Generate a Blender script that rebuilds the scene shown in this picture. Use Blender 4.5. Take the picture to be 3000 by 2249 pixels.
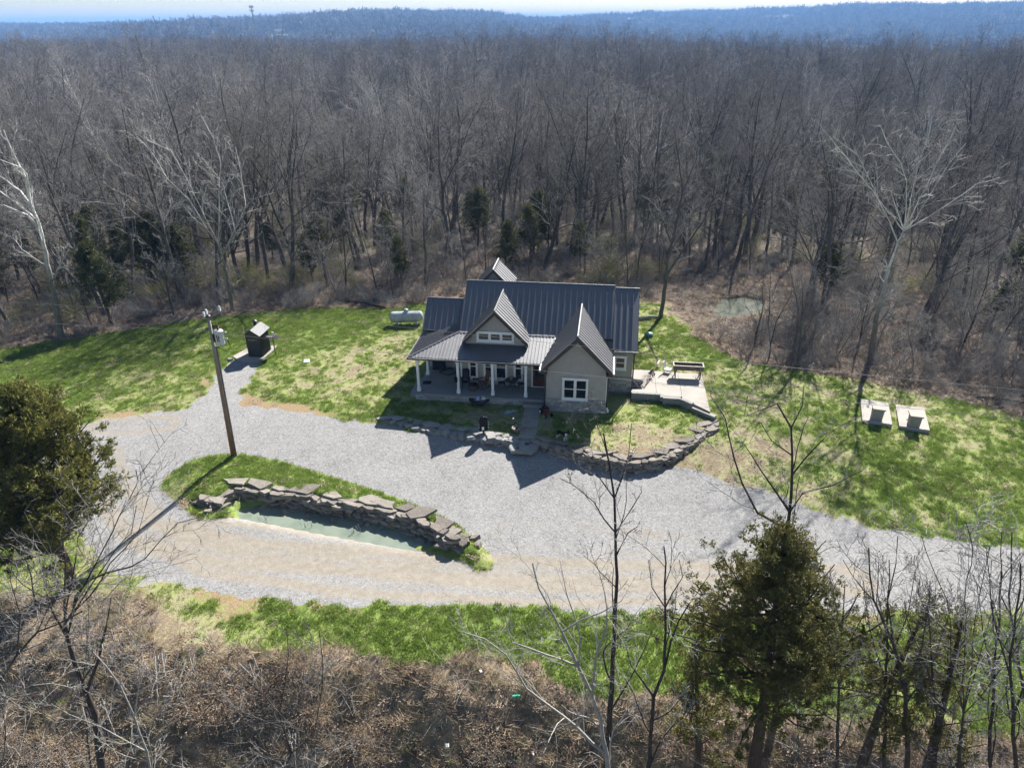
import bpy, bmesh, math, random
import numpy as np
from mathutils import Vector, Matrix, Euler

sc = bpy.context.scene
for o in list(bpy.data.objects): bpy.data.objects.remove(o)
R = math.radians
COL = sc.collection

# ------------------------------------------------------------------ camera, sky, sun, exposure
CAM_H = 23.5
FPX, CX, CY = 2080.0, 1500.0, 1124.5
PITCH = math.atan((CY - 58.9) / FPX)
ROLL = R(-0.5)
cam_d = bpy.data.cameras.new('camera'); cam = bpy.data.objects.new('camera', cam_d); COL.objects.link(cam)
cam_d.sensor_width = 36.0; cam_d.lens = FPX / 3000.0 * 36.0
cam_d.clip_start = 0.5; cam_d.clip_end = 40000.0
cam.location = (0, 0, CAM_H)
cam.rotation_euler = (Matrix.Rotation(R(90) - PITCH, 3, 'X') @ Matrix.Rotation(ROLL, 3, 'Z')).to_euler()
sc.camera = cam

SUN_AZ, SUN_EL = R(28.0), R(39.5)          # azimuth from +Y (behind the house) towards +X
w = bpy.data.worlds.new('World'); sc.world = w; w.use_nodes = True
nt = w.node_tree; nt.nodes.clear()
sky = nt.nodes.new('ShaderNodeTexSky'); sky.sky_type = 'NISHITA'; sky.sun_disc = False
sky.sun_elevation = SUN_EL; sky.sun_rotation = SUN_AZ
sky.altitude = 250; sky.air_density = 1.0; sky.dust_density = 0.35; sky.ozone_density = 1.0
bg = nt.nodes.new('ShaderNodeBackground'); bg.inputs['Strength'].default_value = 0.05
wo = nt.nodes.new('ShaderNodeOutputWorld')
nt.links.new(sky.outputs[0], bg.inputs[0]); nt.links.new(bg.outputs[0], wo.inputs[0])
sun_d = bpy.data.lights.new('sun', 'SUN'); sun = bpy.data.objects.new('sun', sun_d); COL.objects.link(sun)
sun_d.energy = 5.0; sun_d.angle = R(0.53); sun_d.color = (1.0, 0.965, 0.915)
sdir = Vector((-math.sin(SUN_AZ) * math.cos(SUN_EL), -math.cos(SUN_AZ) * math.cos(SUN_EL), -math.sin(SUN_EL)))
sun.rotation_euler = sdir.to_track_quat('-Z', 'Y').to_euler(); sun.location = (30, 60, 60)
sc.view_settings.view_transform = 'Standard'; sc.view_settings.look = 'None'
sc.view_settings.exposure = 1.36; sc.view_settings.gamma = 1.0; sc.view_settings.use_curve_mapping = False
sc.render.engine = 'CYCLES'
cy = sc.cycles
cy.max_bounces = 3; cy.diffuse_bounces = 2; cy.glossy_bounces = 1; cy.transmission_bounces = 2; cy.use_light_tree = False
cy.volume_bounces = 0; cy.transparent_max_bounces = 6; cy.caustics_reflective = False; cy.caustics_refractive = False
cy.sample_clamp_indirect = 4.0; cy.use_adaptive_sampling = True; cy.adaptive_threshold = 0.012
cy.use_denoising = True; cy.denoising_input_passes = 'RGB_ALBEDO_NORMAL'; cy.denoising_prefilter = 'ACCURATE'

# ------------------------------------------------------------------ pixel -> world helpers (photograph pixels, 3000 x 2249)
def ray(x, y):
    a, b = x - CX, y - CY
    a, b = (a * math.cos(ROLL) + b * math.sin(ROLL)) / FPX, (-a * math.sin(ROLL) + b * math.cos(ROLL)) / FPX
    return (a, math.cos(PITCH) - b * math.sin(PITCH), -math.sin(PITCH) - b * math.cos(PITCH))
def gz(x, y, z=0.0):
    d = ray(x, y); t = (z - CAM_H) / d[2]
    return (d[0] * t, d[1] * t, z)
def aty(x, y, Y):
    d = ray(x, y); t = Y / d[1]
    return (d[0] * t, Y, CAM_H + d[2] * t)

# ------------------------------------------------------------------ noise
def _hash(ix, iy, seed):
    h = (ix.astype(np.int64) * 374761393 + iy.astype(np.int64) * 668265263 + seed * 974711) & 0x7fffffff
    h = ((h ^ (h >> 13)) * 1274126177) & 0x7fffffff
    return ((h ^ (h >> 16)) & 0xffff) / 65535.0
def vnoise(x, y, s, seed=0):
    x = np.asarray(x, float) / s; y = np.asarray(y, float) / s
    ix = np.floor(x); iy = np.floor(y); fx = x - ix; fy = y - iy
    fx = fx * fx * (3 - 2 * fx); fy = fy * fy * (3 - 2 * fy)
    a = _hash(ix, iy, seed); b = _hash(ix + 1, iy, seed); c = _hash(ix, iy + 1, seed); d = _hash(ix + 1, iy + 1, seed)
    return (a * (1 - fx) + b * fx) * (1 - fy) + (c * (1 - fx) + d * fx) * fy
def fbm(x, y, s, seed=0, o=4):
    t = 0; amp = 0.5; n = 0
    for i in range(o):
        t = t + amp * vnoise(x, y, s / 2 ** i, seed + i * 17); n += amp; amp *= 0.55
    return t / n
def ss(a, b, v):
    t = np.clip((np.asarray(v, float) - a) / (b - a), 0, 1); return t * t * (3 - 2 * t)
def sdist(poly, x, y):
    """signed distance to a polygon, positive inside"""
    x = np.asarray(x, float); y = np.asarray(y, float)
    d = np.full(x.shape, 1e9); ins = np.zeros(x.shape, bool)
    n = len(poly)
    for i in range(n):
        ax, ay = poly[i][:2]; bx, by = poly[(i + 1) % n][:2]
        ex, ey = bx - ax, by - ay; L = ex * ex + ey * ey + 1e-12
        t = np.clip(((x - ax) * ex + (y - ay) * ey) / L, 0, 1)
        d = np.minimum(d, np.hypot(x - ax - t * ex, y - ay - t * ey))
        c = ((ay > y) != (by > y)) & (x < (bx - ax) * (y - ay) / (by - ay + 1e-12) + ax)
        ins ^= c
    return np.where(ins, d, -d)
def pdist(line, x, y):
    x = np.asarray(x, float); y = np.asarray(y, float); d = np.full(x.shape, 1e9)
    for (ax, ay), (bx, by) in zip([q[:2] for q in line[:-1]], [q[:2] for q in line[1:]]):
        ex, ey = bx - ax, by - ay; L = ex * ex + ey * ey + 1e-12
        t = np.clip(((x - ax) * ex + (y - ay) * ey) / L, 0, 1)
        d = np.minimum(d, np.hypot(x - ax - t * ex, y - ay - t * ey))
    return d

# ------------------------------------------------------------------ plan outlines of the place (traced on the ground)
def outline(pts, z): return [gz(px, py, z)[:2] for px, py in pts]
ISLAND = outline([(462, 1415), (480, 1385), (560, 1342), (640, 1326), (720, 1326), (830, 1345), (960, 1378), (1130, 1424), (1250, 1462), (1340, 1500), (1400, 1545), (1432, 1575), (1450, 1598), (1440, 1625),
                  (1395, 1632), (1350, 1600), (1280, 1590), (1150, 1550), (980, 1505), (850, 1482), (720, 1474), (640, 1496), (570, 1500), (530, 1470)], -0.25)
POND = outline([(685, 1492), (735, 1478), (850, 1486), (1000, 1508), (1130, 1540), (1240, 1566), (1290, 1590), (1266, 1606), (1180, 1600), (1040, 1580), (900, 1556), (780, 1534), (690, 1518)], -1.2)
YARD = outline([(1105, 1216), (1200, 1238), (1330, 1262), (1440, 1274), (1510, 1280), (1570, 1286), (1640, 1298), (1740, 1326), (1850, 1340), (1930, 1334), (1995, 1300), (2045, 1262), (2090, 1228),
                (2080, 1180), (1980, 1120), (1850, 1060), (1200, 1060), (1150, 1130)], 0.0)
WOODLINE = outline([(-600, 1120), (-200, 1060), (0, 1020), (120, 1000), (240, 985), (420, 955), (560, 935), (700, 918), (850, 905), (1000, 900), (1150, 900), (1230, 885), (1500, 850), (1700, 850), (1870, 880),
                    (1960, 890), (2020, 960), (2080, 1010), (2160, 1050), (2300, 1080), (2420, 1095), (2560, 1120), (2700, 1150), (2850, 1180), (3000, 1215), (3200, 1260), (3600, 1360)], 0.0)
WOODS = WOODLINE + [(900.0, 30.0), (900.0, 1500.0), (-900.0, 1500.0), (-900.0, 70.0)]
POND2 = outline([(2085, 905), (2120, 872), (2190, 868), (2235, 880), (2242, 905), (2190, 925), (2120, 930)], -0.5)
WALLPX = ((585, 1478), (640, 1486), (690, 1450), (760, 1455), (850, 1466), (960, 1484), (1060, 1500), (1150, 1520), (1220, 1536), (1275, 1566), (1310, 1590), (1345, 1596))
WALL = outline(WALLPX, -.75)
YBX = [-18, -14.2, -10.5, -4.5, -1.5, 2.7, 6.7, 10.5, 14.3]
YBY = [23.4, 22.9, 22.6, 22.5, 21.9, 21.1, 19.9, 19.1, 18.5]
def yb_of(x): return np.interp(np.asarray(x, float), YBX, YBY)
CLEAR = outline([(1890, 850), (1960, 815), (2120, 800), (2300, 815), (2350, 870), (2330, 940), (2180, 985), (2070, 990), (1980, 940)], -0.3)

def hill_top(az):
    """ridge height above datum as a function of bearing (degrees right of the view axis)"""
    a = np.asarray(az, float)
    h = 13 + 17 * ss(6, 30, a) + 11 * np.exp(-((a + 6.5) / 8.0) ** 2) - 16 * np.exp(-((a - 2.0) / 2.6) ** 2) - 15 * ss(-14, -26, a)
    return h
def terrain(x, y):
    x = np.asarray(x, float); y = np.asarray(y, float)
    r = np.hypot(x, y); az = np.degrees(np.arctan2(x, np.maximum(y, 1e-3)))
    z = -1.0 * ss(43, 27, y) - 0.28 * np.exp(-((x - 2) / 10.0) ** 2) * ss(42, 37, y)
    z = z + 0.05 * (fbm(x, y, 6.0, 3) - 0.5) + 0.012 * (vnoise(x, y, 0.8, 9) - 0.5)
    m = ss(-0.25, 0.25, sdist(YARD, x, y)); z = z * (1 - m) + m * (0.0 + 0.04 * (vnoise(x, y, 1.5, 4) - 0.5))
    si = sdist(ISLAND, x, y); m = ss(-0.1, 1.9, si); z = z * (1 - m) + m * (-0.42 + 0.14 * fbm(x, y, 2.0, 21) * m)
    sp = sdist(POND, x, y); m = ss(-0.8, 0.75, sp); z = np.where(si < 0.2, z * (1 - m) + m * np.minimum(z, -1.42), z)
    m2 = ss(-0.05, 0.15, sp); z = z * (1 - m2) + m2 * np.minimum(z, -1.42)
    m3 = ss(0.62, 0.32, pdist(WALL, x, y)) * ss(-1.0, -0.2, si + 0.6); z = z * (1 - m3) + m3 * np.minimum(z, -1.0)
    d = yb_of(x) - y
    dd = np.where(d > 1, d - 0.5, np.where(d > 0, d * d / 2, 0)); bank = 0.62 * dd
    bank = np.where(bank > 9, 9 + (bank - 9) * 0.12, bank)
    z = z - bank * (1 + 0.0 * x) + ss(0, 2, d) * (0.9 * (fbm(x, y, 3.0, 33) - 0.5) + 0.3 * (vnoise(x, y, 0.7, 35) - 0.5))
    wd = sdist(WOODS, x, y)
    k = ss(0, 60, wd)
    z = z - np.where(r < 5000, 0.055 * np.clip(wd, 0, 130), 7.15) + k * 4.0 * (fbm(x, y, 60.0, 41, 3) - 0.5) + ss(0, 6, wd) * 0.35 * (fbm(x, y, 2.5, 45, 3) - 0.5)
    sp2 = sdist(POND2, x, y); m = ss(-3.0, -0.3, sp2); z = z * (1 - m) + m * -0.42; m = ss(-0.3, 0.5, sp2); z = z - 0.6 * m
    # far country: plateau, valley, opposite ridge, distant plain
    edge = 560 - 150 * ss(4, 22, az) + 160 * ss(-8, -28, az)
    down = ss(edge, edge + 500, r)
    z = z - down * 40
    D1 = 3300 + 300 * np.sin(np.radians(az * 7.0)) + 350 * ss(8, 25, az)
    up = ss(D1 - 1500, D1, r)
    z = z + up * (42 + 1.25 * hill_top(az) + 30 * (fbm(az * 60 + r * 0.02, r, 300.0, 51, 3) - 0.5))
    z = z + (15 + 22 * fbm(az * 30 + 500, r * .25, 260.0, 57, 3)) * ss(1250, 1900, r) * ss(2700, 2050, r) * ss(14, 5, az) * ss(-34, -24, az)
    fall = ss(D1 + 100, D1 + 1500, r); z = z - fall * 30 + ss(6000, 9500, r) * (60 + 22 * vnoise(az * 60, r * 0, 260.0, 61))
    return z
def tz(x, y): return float(terrain(np.array([x]), np.array([y]))[0])
_AT = {}
def at(px, py, dz=0.0):
    """where the line of sight through a photograph pixel meets the ground"""
    if (px, py) in _AT: q = _AT[(px, py)]; return (q[0], q[1], q[2] + dz)
    z = 0.0
    for i in range(12):
        p = gz(px, py, z); z = 0.5 * z + 0.5 * tz(p[0], p[1])
    p = gz(px, py, z); _AT[(px, py)] = (p[0], p[1], z)
    return (p[0], p[1], z + dz)
GRAVEL_PX = [(1850, 1352), (1950, 1368), (2100, 1402), (2270, 1445), (2480, 1524), (2700, 1566), (3000, 1612), (3300, 1660), (3300, 1790),
                  (3000, 1790), (2500, 1800), (2200, 1800), (1900, 1795), (1700, 1790), (1500, 1775), (1300, 1772), (1000, 1772), (730, 1750), (560, 1718),
                  (430, 1700), (330, 1692), (280, 1640), (240, 1580), (120, 1500), (-250, 1430), (-250, 1300), (120, 1262), (300, 1226), (420, 1212), (545, 1195), (580, 1170), (640, 1095),
                  (680, 1060), (700, 1030), (780, 1040), (770, 1072), (735, 1110), (700, 1150), (690, 1185), (760, 1200), (860, 1205), (1000, 1226), (1100, 1246),
                  (1200, 1258), (1330, 1278), (1440, 1288), (1510, 1296), (1600, 1302), (1740, 1338)]
GRAVEL = [at(*q)[:2] for q in GRAVEL_PX]
# ------------------------------------------------------------------ object helpers
def link(o, parent=None):
    COL.objects.link(o)
    if parent is not None: o.parent = parent
    return o
def tag(o, label=None, cat=None, group=None, kind=None):
    if label: o['label'] = label
    if cat: o['category'] = cat
    if group: o['group'] = group
    if kind: o['kind'] = kind
    return o
def empty(name, loc=(0, 0, 0), rz=0.0, label=None, cat=None, group=None, scale=1.0):
    o = bpy.data.objects.new(name, None); o.location = loc; o.rotation_euler = (0, 0, rz); o.scale = (scale,) * 3
    o.empty_display_size = 0.3
    return tag(link(o), label, cat, group)
def np_mesh(name, v, f, mat=None, smooth=False):
    """mesh from numpy vertices and equal-sized faces"""
    v = np.asarray(v, np.float32); f = np.asarray(f, np.int32)
    me = bpy.data.meshes.new(name); k = f.shape[1]
    me.vertices.add(len(v)); me.vertices.foreach_set('co', v.ravel())
    me.loops.add(f.size); me.loops.foreach_set('vertex_index', f.ravel())
    me.polygons.add(len(f)); me.polygons.foreach_set('loop_start', np.arange(0, f.size, k, dtype=np.int32))
    try: me.polygons.foreach_set('loop_total', np.full(len(f), k, np.int32))
    except Exception: pass
    if smooth: me.polygons.foreach_set('use_smooth', np.ones(len(f), bool))
    me.update(calc_edges=True); me.validate()
    if mat: me.materials.append(mat)
    return me
class MB:
    def __init__(s): s.v = []; s.f = []
    def add(s, vs, fs):
        n = len(s.v); s.v += [tuple(p) for p in vs]; s.f += [tuple(i + n for i in q) for q in fs]; return s
    def box(s, c, d, rz=0.0, tx=1.0, ty=1.0):
        """box by centre and size, optional turn about z and top taper"""
        x, y, z = d[0] / 2, d[1] / 2, d[2] / 2; co, si = math.cos(rz), math.sin(rz); vs = []
        for sz, kx, ky in ((-z, 1, 1), (z, tx, ty)):
            for sx, sy in ((-x, -y), (x, -y), (x, y), (-x, y)):
                a, b = sx * kx, sy * ky; vs.append((c[0] + a * co - b * si, c[1] + a * si + b * co, c[2] + sz))
        return s.add(vs, [(3, 2, 1, 0), (4, 5, 6, 7), (0, 1, 5, 4), (1, 2, 6, 5), (2, 3, 7, 6), (3, 0, 4, 7)])
    def bb(s, a, b):
        return s.box([(a[i] + b[i]) / 2 for i in range(3)], [abs(b[i] - a[i]) for i in range(3)])
    def prism(s, poly, off):
        """polygon of 3D points pushed along off"""
        n = len(poly); off = Vector(off); p = [Vector(q) for q in poly]; q = [a + off for a in p]
        nrm = Vector((0, 0, 0))
        for i in range(n): nrm += p[i].cross(p[(i + 1) % n])
        fs = [tuple(range(n)), tuple(range(2 * n - 1, n - 1, -1))] + [(i, n + i, n + (i + 1) % n, (i + 1) % n) for i in range(n)]
        if nrm.dot(off) > 0: fs = [tuple(reversed(g)) for g in fs]
        return s.add(p + q, fs)
    def tube(s, pts, rad, n=8, caps=True):
        pts = [Vector(p) for p in pts]; m = len(pts)
        if not hasattr(rad, '__len__'): rad = [rad] * m
        vs = []; fs = []; ref = None
        for i, p in enumerate(pts):
            t = (pts[min(i + 1, m - 1)] - pts[max(i - 1, 0)]).normalized()
            if ref is None: ref = Vector((1, 0, 0)) if abs(t.x) < 0.8 else Vector((0, 1, 0))
            a = (ref - t * ref.dot(t)).normalized(); b = t.cross(a); ref = a
            for k in range(n):
                q = 2 * math.pi * k / n; vs.append(p + (a * math.cos(q) + b * math.sin(q)) * rad[i])
        for i in range(m - 1):
            for k in range(n): fs.append((i * n + k, i * n + (k + 1) % n, (i + 1) * n + (k + 1) % n, (i + 1) * n + k))
        if caps: fs += [tuple(range(n - 1, -1, -1)), tuple(range((m - 1) * n, m * n))]
        return s.add(vs, fs)
    def lathe(s, prof, c=(0, 0, 0), n=16):
        vs = []; fs = []; m = len(prof)
        for r, z in prof:
            for k in range(n): q = 2 * math.pi * k / n; vs.append((c[0] + r * math.cos(q), c[1] + r * math.sin(q), c[2] + z))
        for i in range(m - 1):
            for k in range(n): fs.append((i * n + k, i * n + (k + 1) % n, (i + 1) * n + (k + 1) % n, (i + 1) * n + k))
        fs += [tuple(range(n - 1, -1, -1)), tuple(range((m - 1) * n, m * n))]
        return s.add(vs, fs)
    def mesh(s, name, mat=None, smooth=False):
        me = bpy.data.meshes.new(name); me.from_pydata([tuple(v) for v in s.v], [], s.f); me.update()
        if smooth:
            for p in me.polygons: p.use_smooth = True
        if mat: me.materials.append(mat)
        return me
    def obj(s, name, mat=None, parent=None, smooth=False, bevel=0.0, loc=(0, 0, 0), rz=0.0):
        o = bpy.data.objects.new(name, s.mesh(name, mat, smooth)); o.location = loc; o.rotation_euler = (0, 0, rz)
        if bevel:
            b = o.modifiers.new('bevel', 'BEVEL'); b.width = bevel; b.segments = 2; b.limit_method = 'ANGLE'
        return link(o, parent)
def dup(root, loc=None, rz=None, label=None, scale=None, group=None):
    r = root.copy(); COL.objects.link(r)
    if loc is not None: r.location = loc
    if rz is not None: r.rotation_euler = (0, 0, rz)
    if scale is not None: r.scale = (scale, scale, scale) if not hasattr(scale, '__len__') else scale
    if label: r['label'] = label
    if group: r['group'] = group
    for ch in root.children:
        c = ch.copy(); COL.objects.link(c); c.parent = r
        for g in ch.children:
            d = g.copy(); COL.objects.link(d); d.parent = c
    return r

# ------------------------------------------------------------------ material helpers
class NT:
    def __init__(s, name, rough=0.9, spec=0.3, metal=0.0):
        s.m = bpy.data.materials.new(name); s.m.use_nodes = True; s.t = s.m.node_tree; s.b = s.t.nodes['Principled BSDF']
        s.b.inputs['Roughness'].default_value = rough; s.b.inputs['Specular IOR Level'].default_value = spec; s.b.inputs['Metallic'].default_value = metal
    def n(s, typ, **kw):
        o = s.t.nodes.new('ShaderNode' + typ)
        for k, v in kw.items():
            if k in o.inputs:
                if hasattr(v, 'is_linked') or isinstance(v, bpy.types.NodeSocket): s.t.links.new(v, o.inputs[k])
                else: o.inputs[k].default_value = v
            else: setattr(o, k, v)
        return o
    def L(s, a, b): s.t.links.new(a, b)
    def set(s, i, v):
        if isinstance(v, bpy.types.NodeSocket): s.L(v, s.b.inputs[i])
        else: s.b.inputs[i].default_value = v
    def attr(s, name): return s.n('Attribute', attribute_name=name).outputs['Fac']
    def pos(s): return s.n('NewGeometry').outputs['Position']
    def obj(s): return s.n('TexCoord').outputs['Object']
    def rnd(s): return s.n('ObjectInfo').outputs['Random']
    def noise(s, vec, scale, detail=4.0, rough=0.6, out='Fac'):
        return s.n('TexNoise', Vector=vec, Scale=scale, Detail=detail, Roughness=rough).outputs[out]
    def voro(s, vec, scale, out='Color'): return s.n('TexVoronoi', Vector=vec, Scale=scale).outputs[out]
    def ramp(s, fac, stops):
        o = s.n('ValToRGB', Fac=fac); e = o.color_ramp.elements
        while len(e) > 1: e.remove(e[-1])
        e[0].position = stops[0][0]; e[0].color = (*stops[0][1], 1)
        for p, c in stops[1:]:
            k = e.new(p); k.color = (*c, 1)
        return o.outputs[0]
    def mix(s, f, a, b, mode='MIX'):
        o = s.n('Mix'); o.data_type = 'RGBA'; o.blend_type = mode
        for i, v in ((0, f), (6, a), (7, b)):
            if isinstance(v, bpy.types.NodeSocket): s.L(v, o.inputs[i])
            elif i == 0: o.inputs[i].default_value = v
            else: o.inputs[i].default_value = (*v, 1)
        return o.outputs[2]
    def math(s, op, a, b=0.0, clamp=False):
        o = s.n('Math'); o.operation = op; o.use_clamp = clamp
        for i, v in ((0, a), (1, b)):
            if isinstance(v, bpy.types.NodeSocket): s.L(v, o.inputs[i])
            else: o.inputs[i].default_value = v
        return o.outputs[0]
    def rng(s, v, a, b, c=0.0, d=1.0):
        o = s.n('MapRange'); s.L(v, o.inputs[0])
        for i, q in ((1, a), (2, b), (3, c), (4, d)): o.inputs[i].default_value = q
        return o.outputs[0]
    def bump(s, h, strength=0.4, dist=0.02):
        o = s.n('Bump', Height=h, Strength=strength, Distance=dist); s.L(o.outputs[0], s.b.inputs['Normal'])
def plain(name, col, rough=0.7, spec=0.3, metal=0.0, var=0.12, scale=6.0, bump=0.0):
    """painted or solid surface with slight dirt and tone variation"""
    k = NT(name, rough, spec, metal); o = k.obj()
    n1 = k.noise(o, scale, 5.0, 0.65); lo = tuple(c * (1 - var * 1.6) for c in col); hi = tuple(min(1, c * (1 + var)) for c in col)
    c = k.ramp(n1, [(0.3, lo), (0.55, col), (0.8, hi)])
    k.set('Base Color', c)
    if bump: k.bump(k.noise(o, scale * 8, 4.0), bump, 0.01)
    return k.m
M = {}
M['white_paint'] = plain('white_paint', (0.80, 0.80, 0.80), 0.5, 0.4, var=0.05, scale=3)
M['siding'] = plain('siding_paint', (0.375, 0.355, 0.32), 0.75, 0.25, var=0.07, scale=2.5)
M['dark_trim'] = plain('dark_bronze_trim', (0.028, 0.024, 0.024), 0.45, 0.5, var=0.15)
M['gutter_white'] = plain('pale_gutter', (0.62, 0.6, 0.58), 0.4, 0.5, var=0.08)
M['black_metal'] = plain('black_metal', (0.018, 0.018, 0.02), 0.45, 0.5, var=0.2)
M['dark_fabric'] = plain('dark_fabric', (0.02, 0.022, 0.03), 0.95, 0.1, var=0.3)
M['brown_wood'] = plain('brown_wood', (0.16, 0.07, 0.03), 0.6, 0.3, var=0.35, scale=9)
M['door_wood'] = plain('door_wood', (0.10, 0.035, 0.018), 0.35, 0.5, var=0.3, scale=5)
M['terracotta'] = plain('pot_clay', (0.26, 0.23, 0.20), 0.9, 0.1, var=0.2)
M['grey_metal'] = plain('galvanised_metal', (0.13, 0.132, 0.135), 0.6, 0.3, 0.0, var=0.2, scale=7)
M['pale_grey'] = plain('pale_grey_enamel', (0.52, 0.55, 0.58), 0.4, 0.5, var=0.1)
M['green_plastic'] = plain('green_plastic', (0.03, 0.13, 0.09), 0.5, 0.4, var=0.2)
M['bright_green'] = plain('bright_green_plastic', (0.02, 0.42, 0.22), 0.4, 0.5, var=0.1)
M['red_paint'] = plain('red_paint', (0.16, 0.02, 0.018), 0.5, 0.4, var=0.2)
M['rubber'] = plain('black_rubber', (0.015, 0.015, 0.015), 0.85, 0.2, var=0.2)
M['paper'] = plain('white_plastic_litter', (0.72, 0.72, 0.72), 0.6, 0.3, var=0.1)
M['blue_plastic'] = plain('pale_blue_plastic', (0.35, 0.45, 0.55), 0.5, 0.4, var=0.15)
M['wire'] = plain('aluminium_wire', (0.16, 0.16, 0.16), 0.6, 0.3, 0.0, var=0.1)
M['planter_inside'] = plain('potting_soil', (0.055, 0.035, 0.025), 0.95, 0.1, var=0.5, scale=14)
def _roof():
    k = NT('standing_seam_metal', 0.5, 1.0); o = k.obj()
    n = k.noise(o, 1.3, 5.0, 0.6); r = k.rnd()
    c = k.ramp(n, [(0.25, (0.03, 0.028, 0.033)), (0.6, (0.043, 0.04, 0.045)), (0.9, (0.058, 0.054, 0.056))])
    c = k.mix(k.math('MULTIPLY', r, 0.22), c, (0.075, 0.072, 0.078)); k.set('Base Color', c)
    k.b.inputs['IOR'].default_value = 1.85; k.set('Roughness', k.rng(k.noise(o, 2.2, 3.0), 0.3, 0.75, 0.46, 0.6)); k.bump(k.noise(o, 3.0, 2.0), 0.08, 0.01)
    return k.m
M['roof'] = _roof()
def _glass():
    k = NT('window_glass', 0.06, 0.6); k.set('Base Color', (0.012, 0.014, 0.017, 1)); k.bump(k.noise(k.obj(), 1.2, 1.0), 0.03, 0.02)
    return k.m
M['glass'] = _glass()
M['curtain'] = plain('pale_curtain', (0.42, 0.41, 0.39), 0.95, 0.1, var=0.2, scale=3)
def _stone(name, a, b, c, sc_=3.0, rv=0.5, moss=0.0):
    k = NT(name, 0.92, 0.2); o = k.obj(); r = k.rnd()
    base = k.ramp(r, [(0.0, a), (0.45, b), (1.0, c)])
    n = k.noise(o, sc_, 6.0, 0.65); col = k.mix(k.rng(n, 0.35, 0.7, 0.0, rv), base, tuple(q * 0.45 for q in a))
    sp = k.noise(o, sc_ * 7, 3.0); col = k.mix(k.rng(sp, 0.55, 0.75, 0, 0.35), col, tuple(min(1, q * 1.3) for q in c))
    k.set('Base Color', col); k.bump(k.math('ADD', k.noise(o, sc_ * 3, 8.0, 0.7), k.math('MULTIPLY', k.noise(o, sc_ * 14, 4.0), 0.4)), 0.7, 0.05)
    return k.m
M['ledge_stone'] = _stone('weathered_ledge_stone', (0.15, 0.131, 0.112), (0.25, 0.22, 0.187), (0.34, 0.303, 0.258), 1.8, 0.55)
M['grey_stone'] = _stone('grey_field_stone', (0.21, 0.20, 0.19), (0.29, 0.28, 0.265), (0.37, 0.36, 0.34), 2.2, 0.5)
M['veneer'] = _stone('pale_veneer_stone', (0.29, 0.285, 0.275), (0.43, 0.42, 0.40), (0.56, 0.545, 0.52), 4.0, 0.35)
M['mortar'] = plain('grey_mortar', (0.19, 0.185, 0.175), 0.95, 0.1, var=0.15, scale=9)
def _concrete(name, col, stain=0.35):
    k = NT(name, 0.88, 0.25); p = k.pos()
    n = k.noise(p, 0.9, 6.0, 0.65); f = k.noise(p, 22.0, 3.0)
    c = k.ramp(n, [(0.25, tuple(q * (1 - stain) for q in col)), (0.5, col), (0.8, tuple(q * 1.08 for q in col))])
    c = k.mix(k.rng(f, 0.35, 0.7, 0, 0.25), c, tuple(q * 0.72 for q in col)); k.set('Base Color', c); k.bump(f, 0.15, 0.01)
    return k.m
M['concrete'] = _concrete('concrete', (0.30, 0.275, 0.24))
M['concrete_pale'] = _concrete('pale_concrete', (0.36, 0.33, 0.29), 0.2)
M['concrete_grey'] = _concrete('grey_concrete', (0.27, 0.268, 0.26), 0.25)
def _bark(name, a, b, c, white=None):
    k = NT(name, 0.95, 0.12); o = k.obj(); p = k.pos()
    st = k.n('Mapping', Vector=o); st.inputs['Scale'].default_value = (6, 6, 1.3)
    n = k.noise(st.outputs[0], 2.2, 2.0, 0.7); col = k.ramp(n, [(0.25, a), (0.5, b), (0.8, c)])
    if white:
        z = k.n('SeparateXYZ', Vector=o).outputs[2]; pat = k.noise(o, 0.9, 4.0, 0.6)
        m = k.rng(k.math('ADD', z, k.math('MULTIPLY', pat, 5.0)), white[0], white[1]); col = k.mix(m, col, k.ramp(k.noise(o, 2.0, 4.0), [(0.35, (0.40, 0.385, 0.35)), (0.6, (0.72, 0.70, 0.66))]))
    elif name == 'grey_twig_bark':
        tone = k.ramp(k.rnd(), [(0.0, (.05, .046, .043)), (.25, (.15, .14, .133)), (.5, (.27, .26, .252)), (.75, (.13, .112, .10)), (1.0, (.5, .49, .47))]); col = k.mix(.62, col, tone)
    else:
        col = k.mix(k.math('MULTIPLY', k.rnd(), 0.55), col, tuple(q * (.62 if 'twig' in name else 1.5) for q in b))
    k.set('Base Color', col)
    if white or 'twig' not in name: k.bump(n, 0.6, 0.03)
    return k.m
M['bark'] = _bark('grey_brown_bark', (0.042, 0.038, 0.034), (0.085, 0.078, 0.07), (0.165, 0.154, 0.14))
M['twig'] = _bark('grey_twig_bark', (0.14, 0.128, 0.118), (0.25, 0.23, 0.215), (0.37, 0.345, 0.325))
M['dark_bark'] = _bark('dark_wet_bark', (0.03, 0.025, 0.022), (0.062, 0.052, 0.045), (0.11, 0.094, 0.08))
M['pale_twig'] = _bark('pale_lichen_bark', (0.16, 0.15, 0.135), (0.27, 0.255, 0.23), (0.42, 0.40, 0.37))
M['sycamore'] = _bark('sycamore_bark', (0.10, 0.085, 0.068), (0.17, 0.15, 0.12), (0.27, 0.25, 0.21), white=(7.0, 12.0))
M['sycamore_twig'] = _bark('sycamore_twig_bark', (0.24, 0.225, 0.205), (0.40, 0.385, 0.36), (0.6, 0.58, 0.55))
M['cedar_bark'] = _bark('red_cedar_bark', (0.04, 0.028, 0.02), (0.075, 0.055, 0.042), (0.13, 0.10, 0.08))
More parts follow.
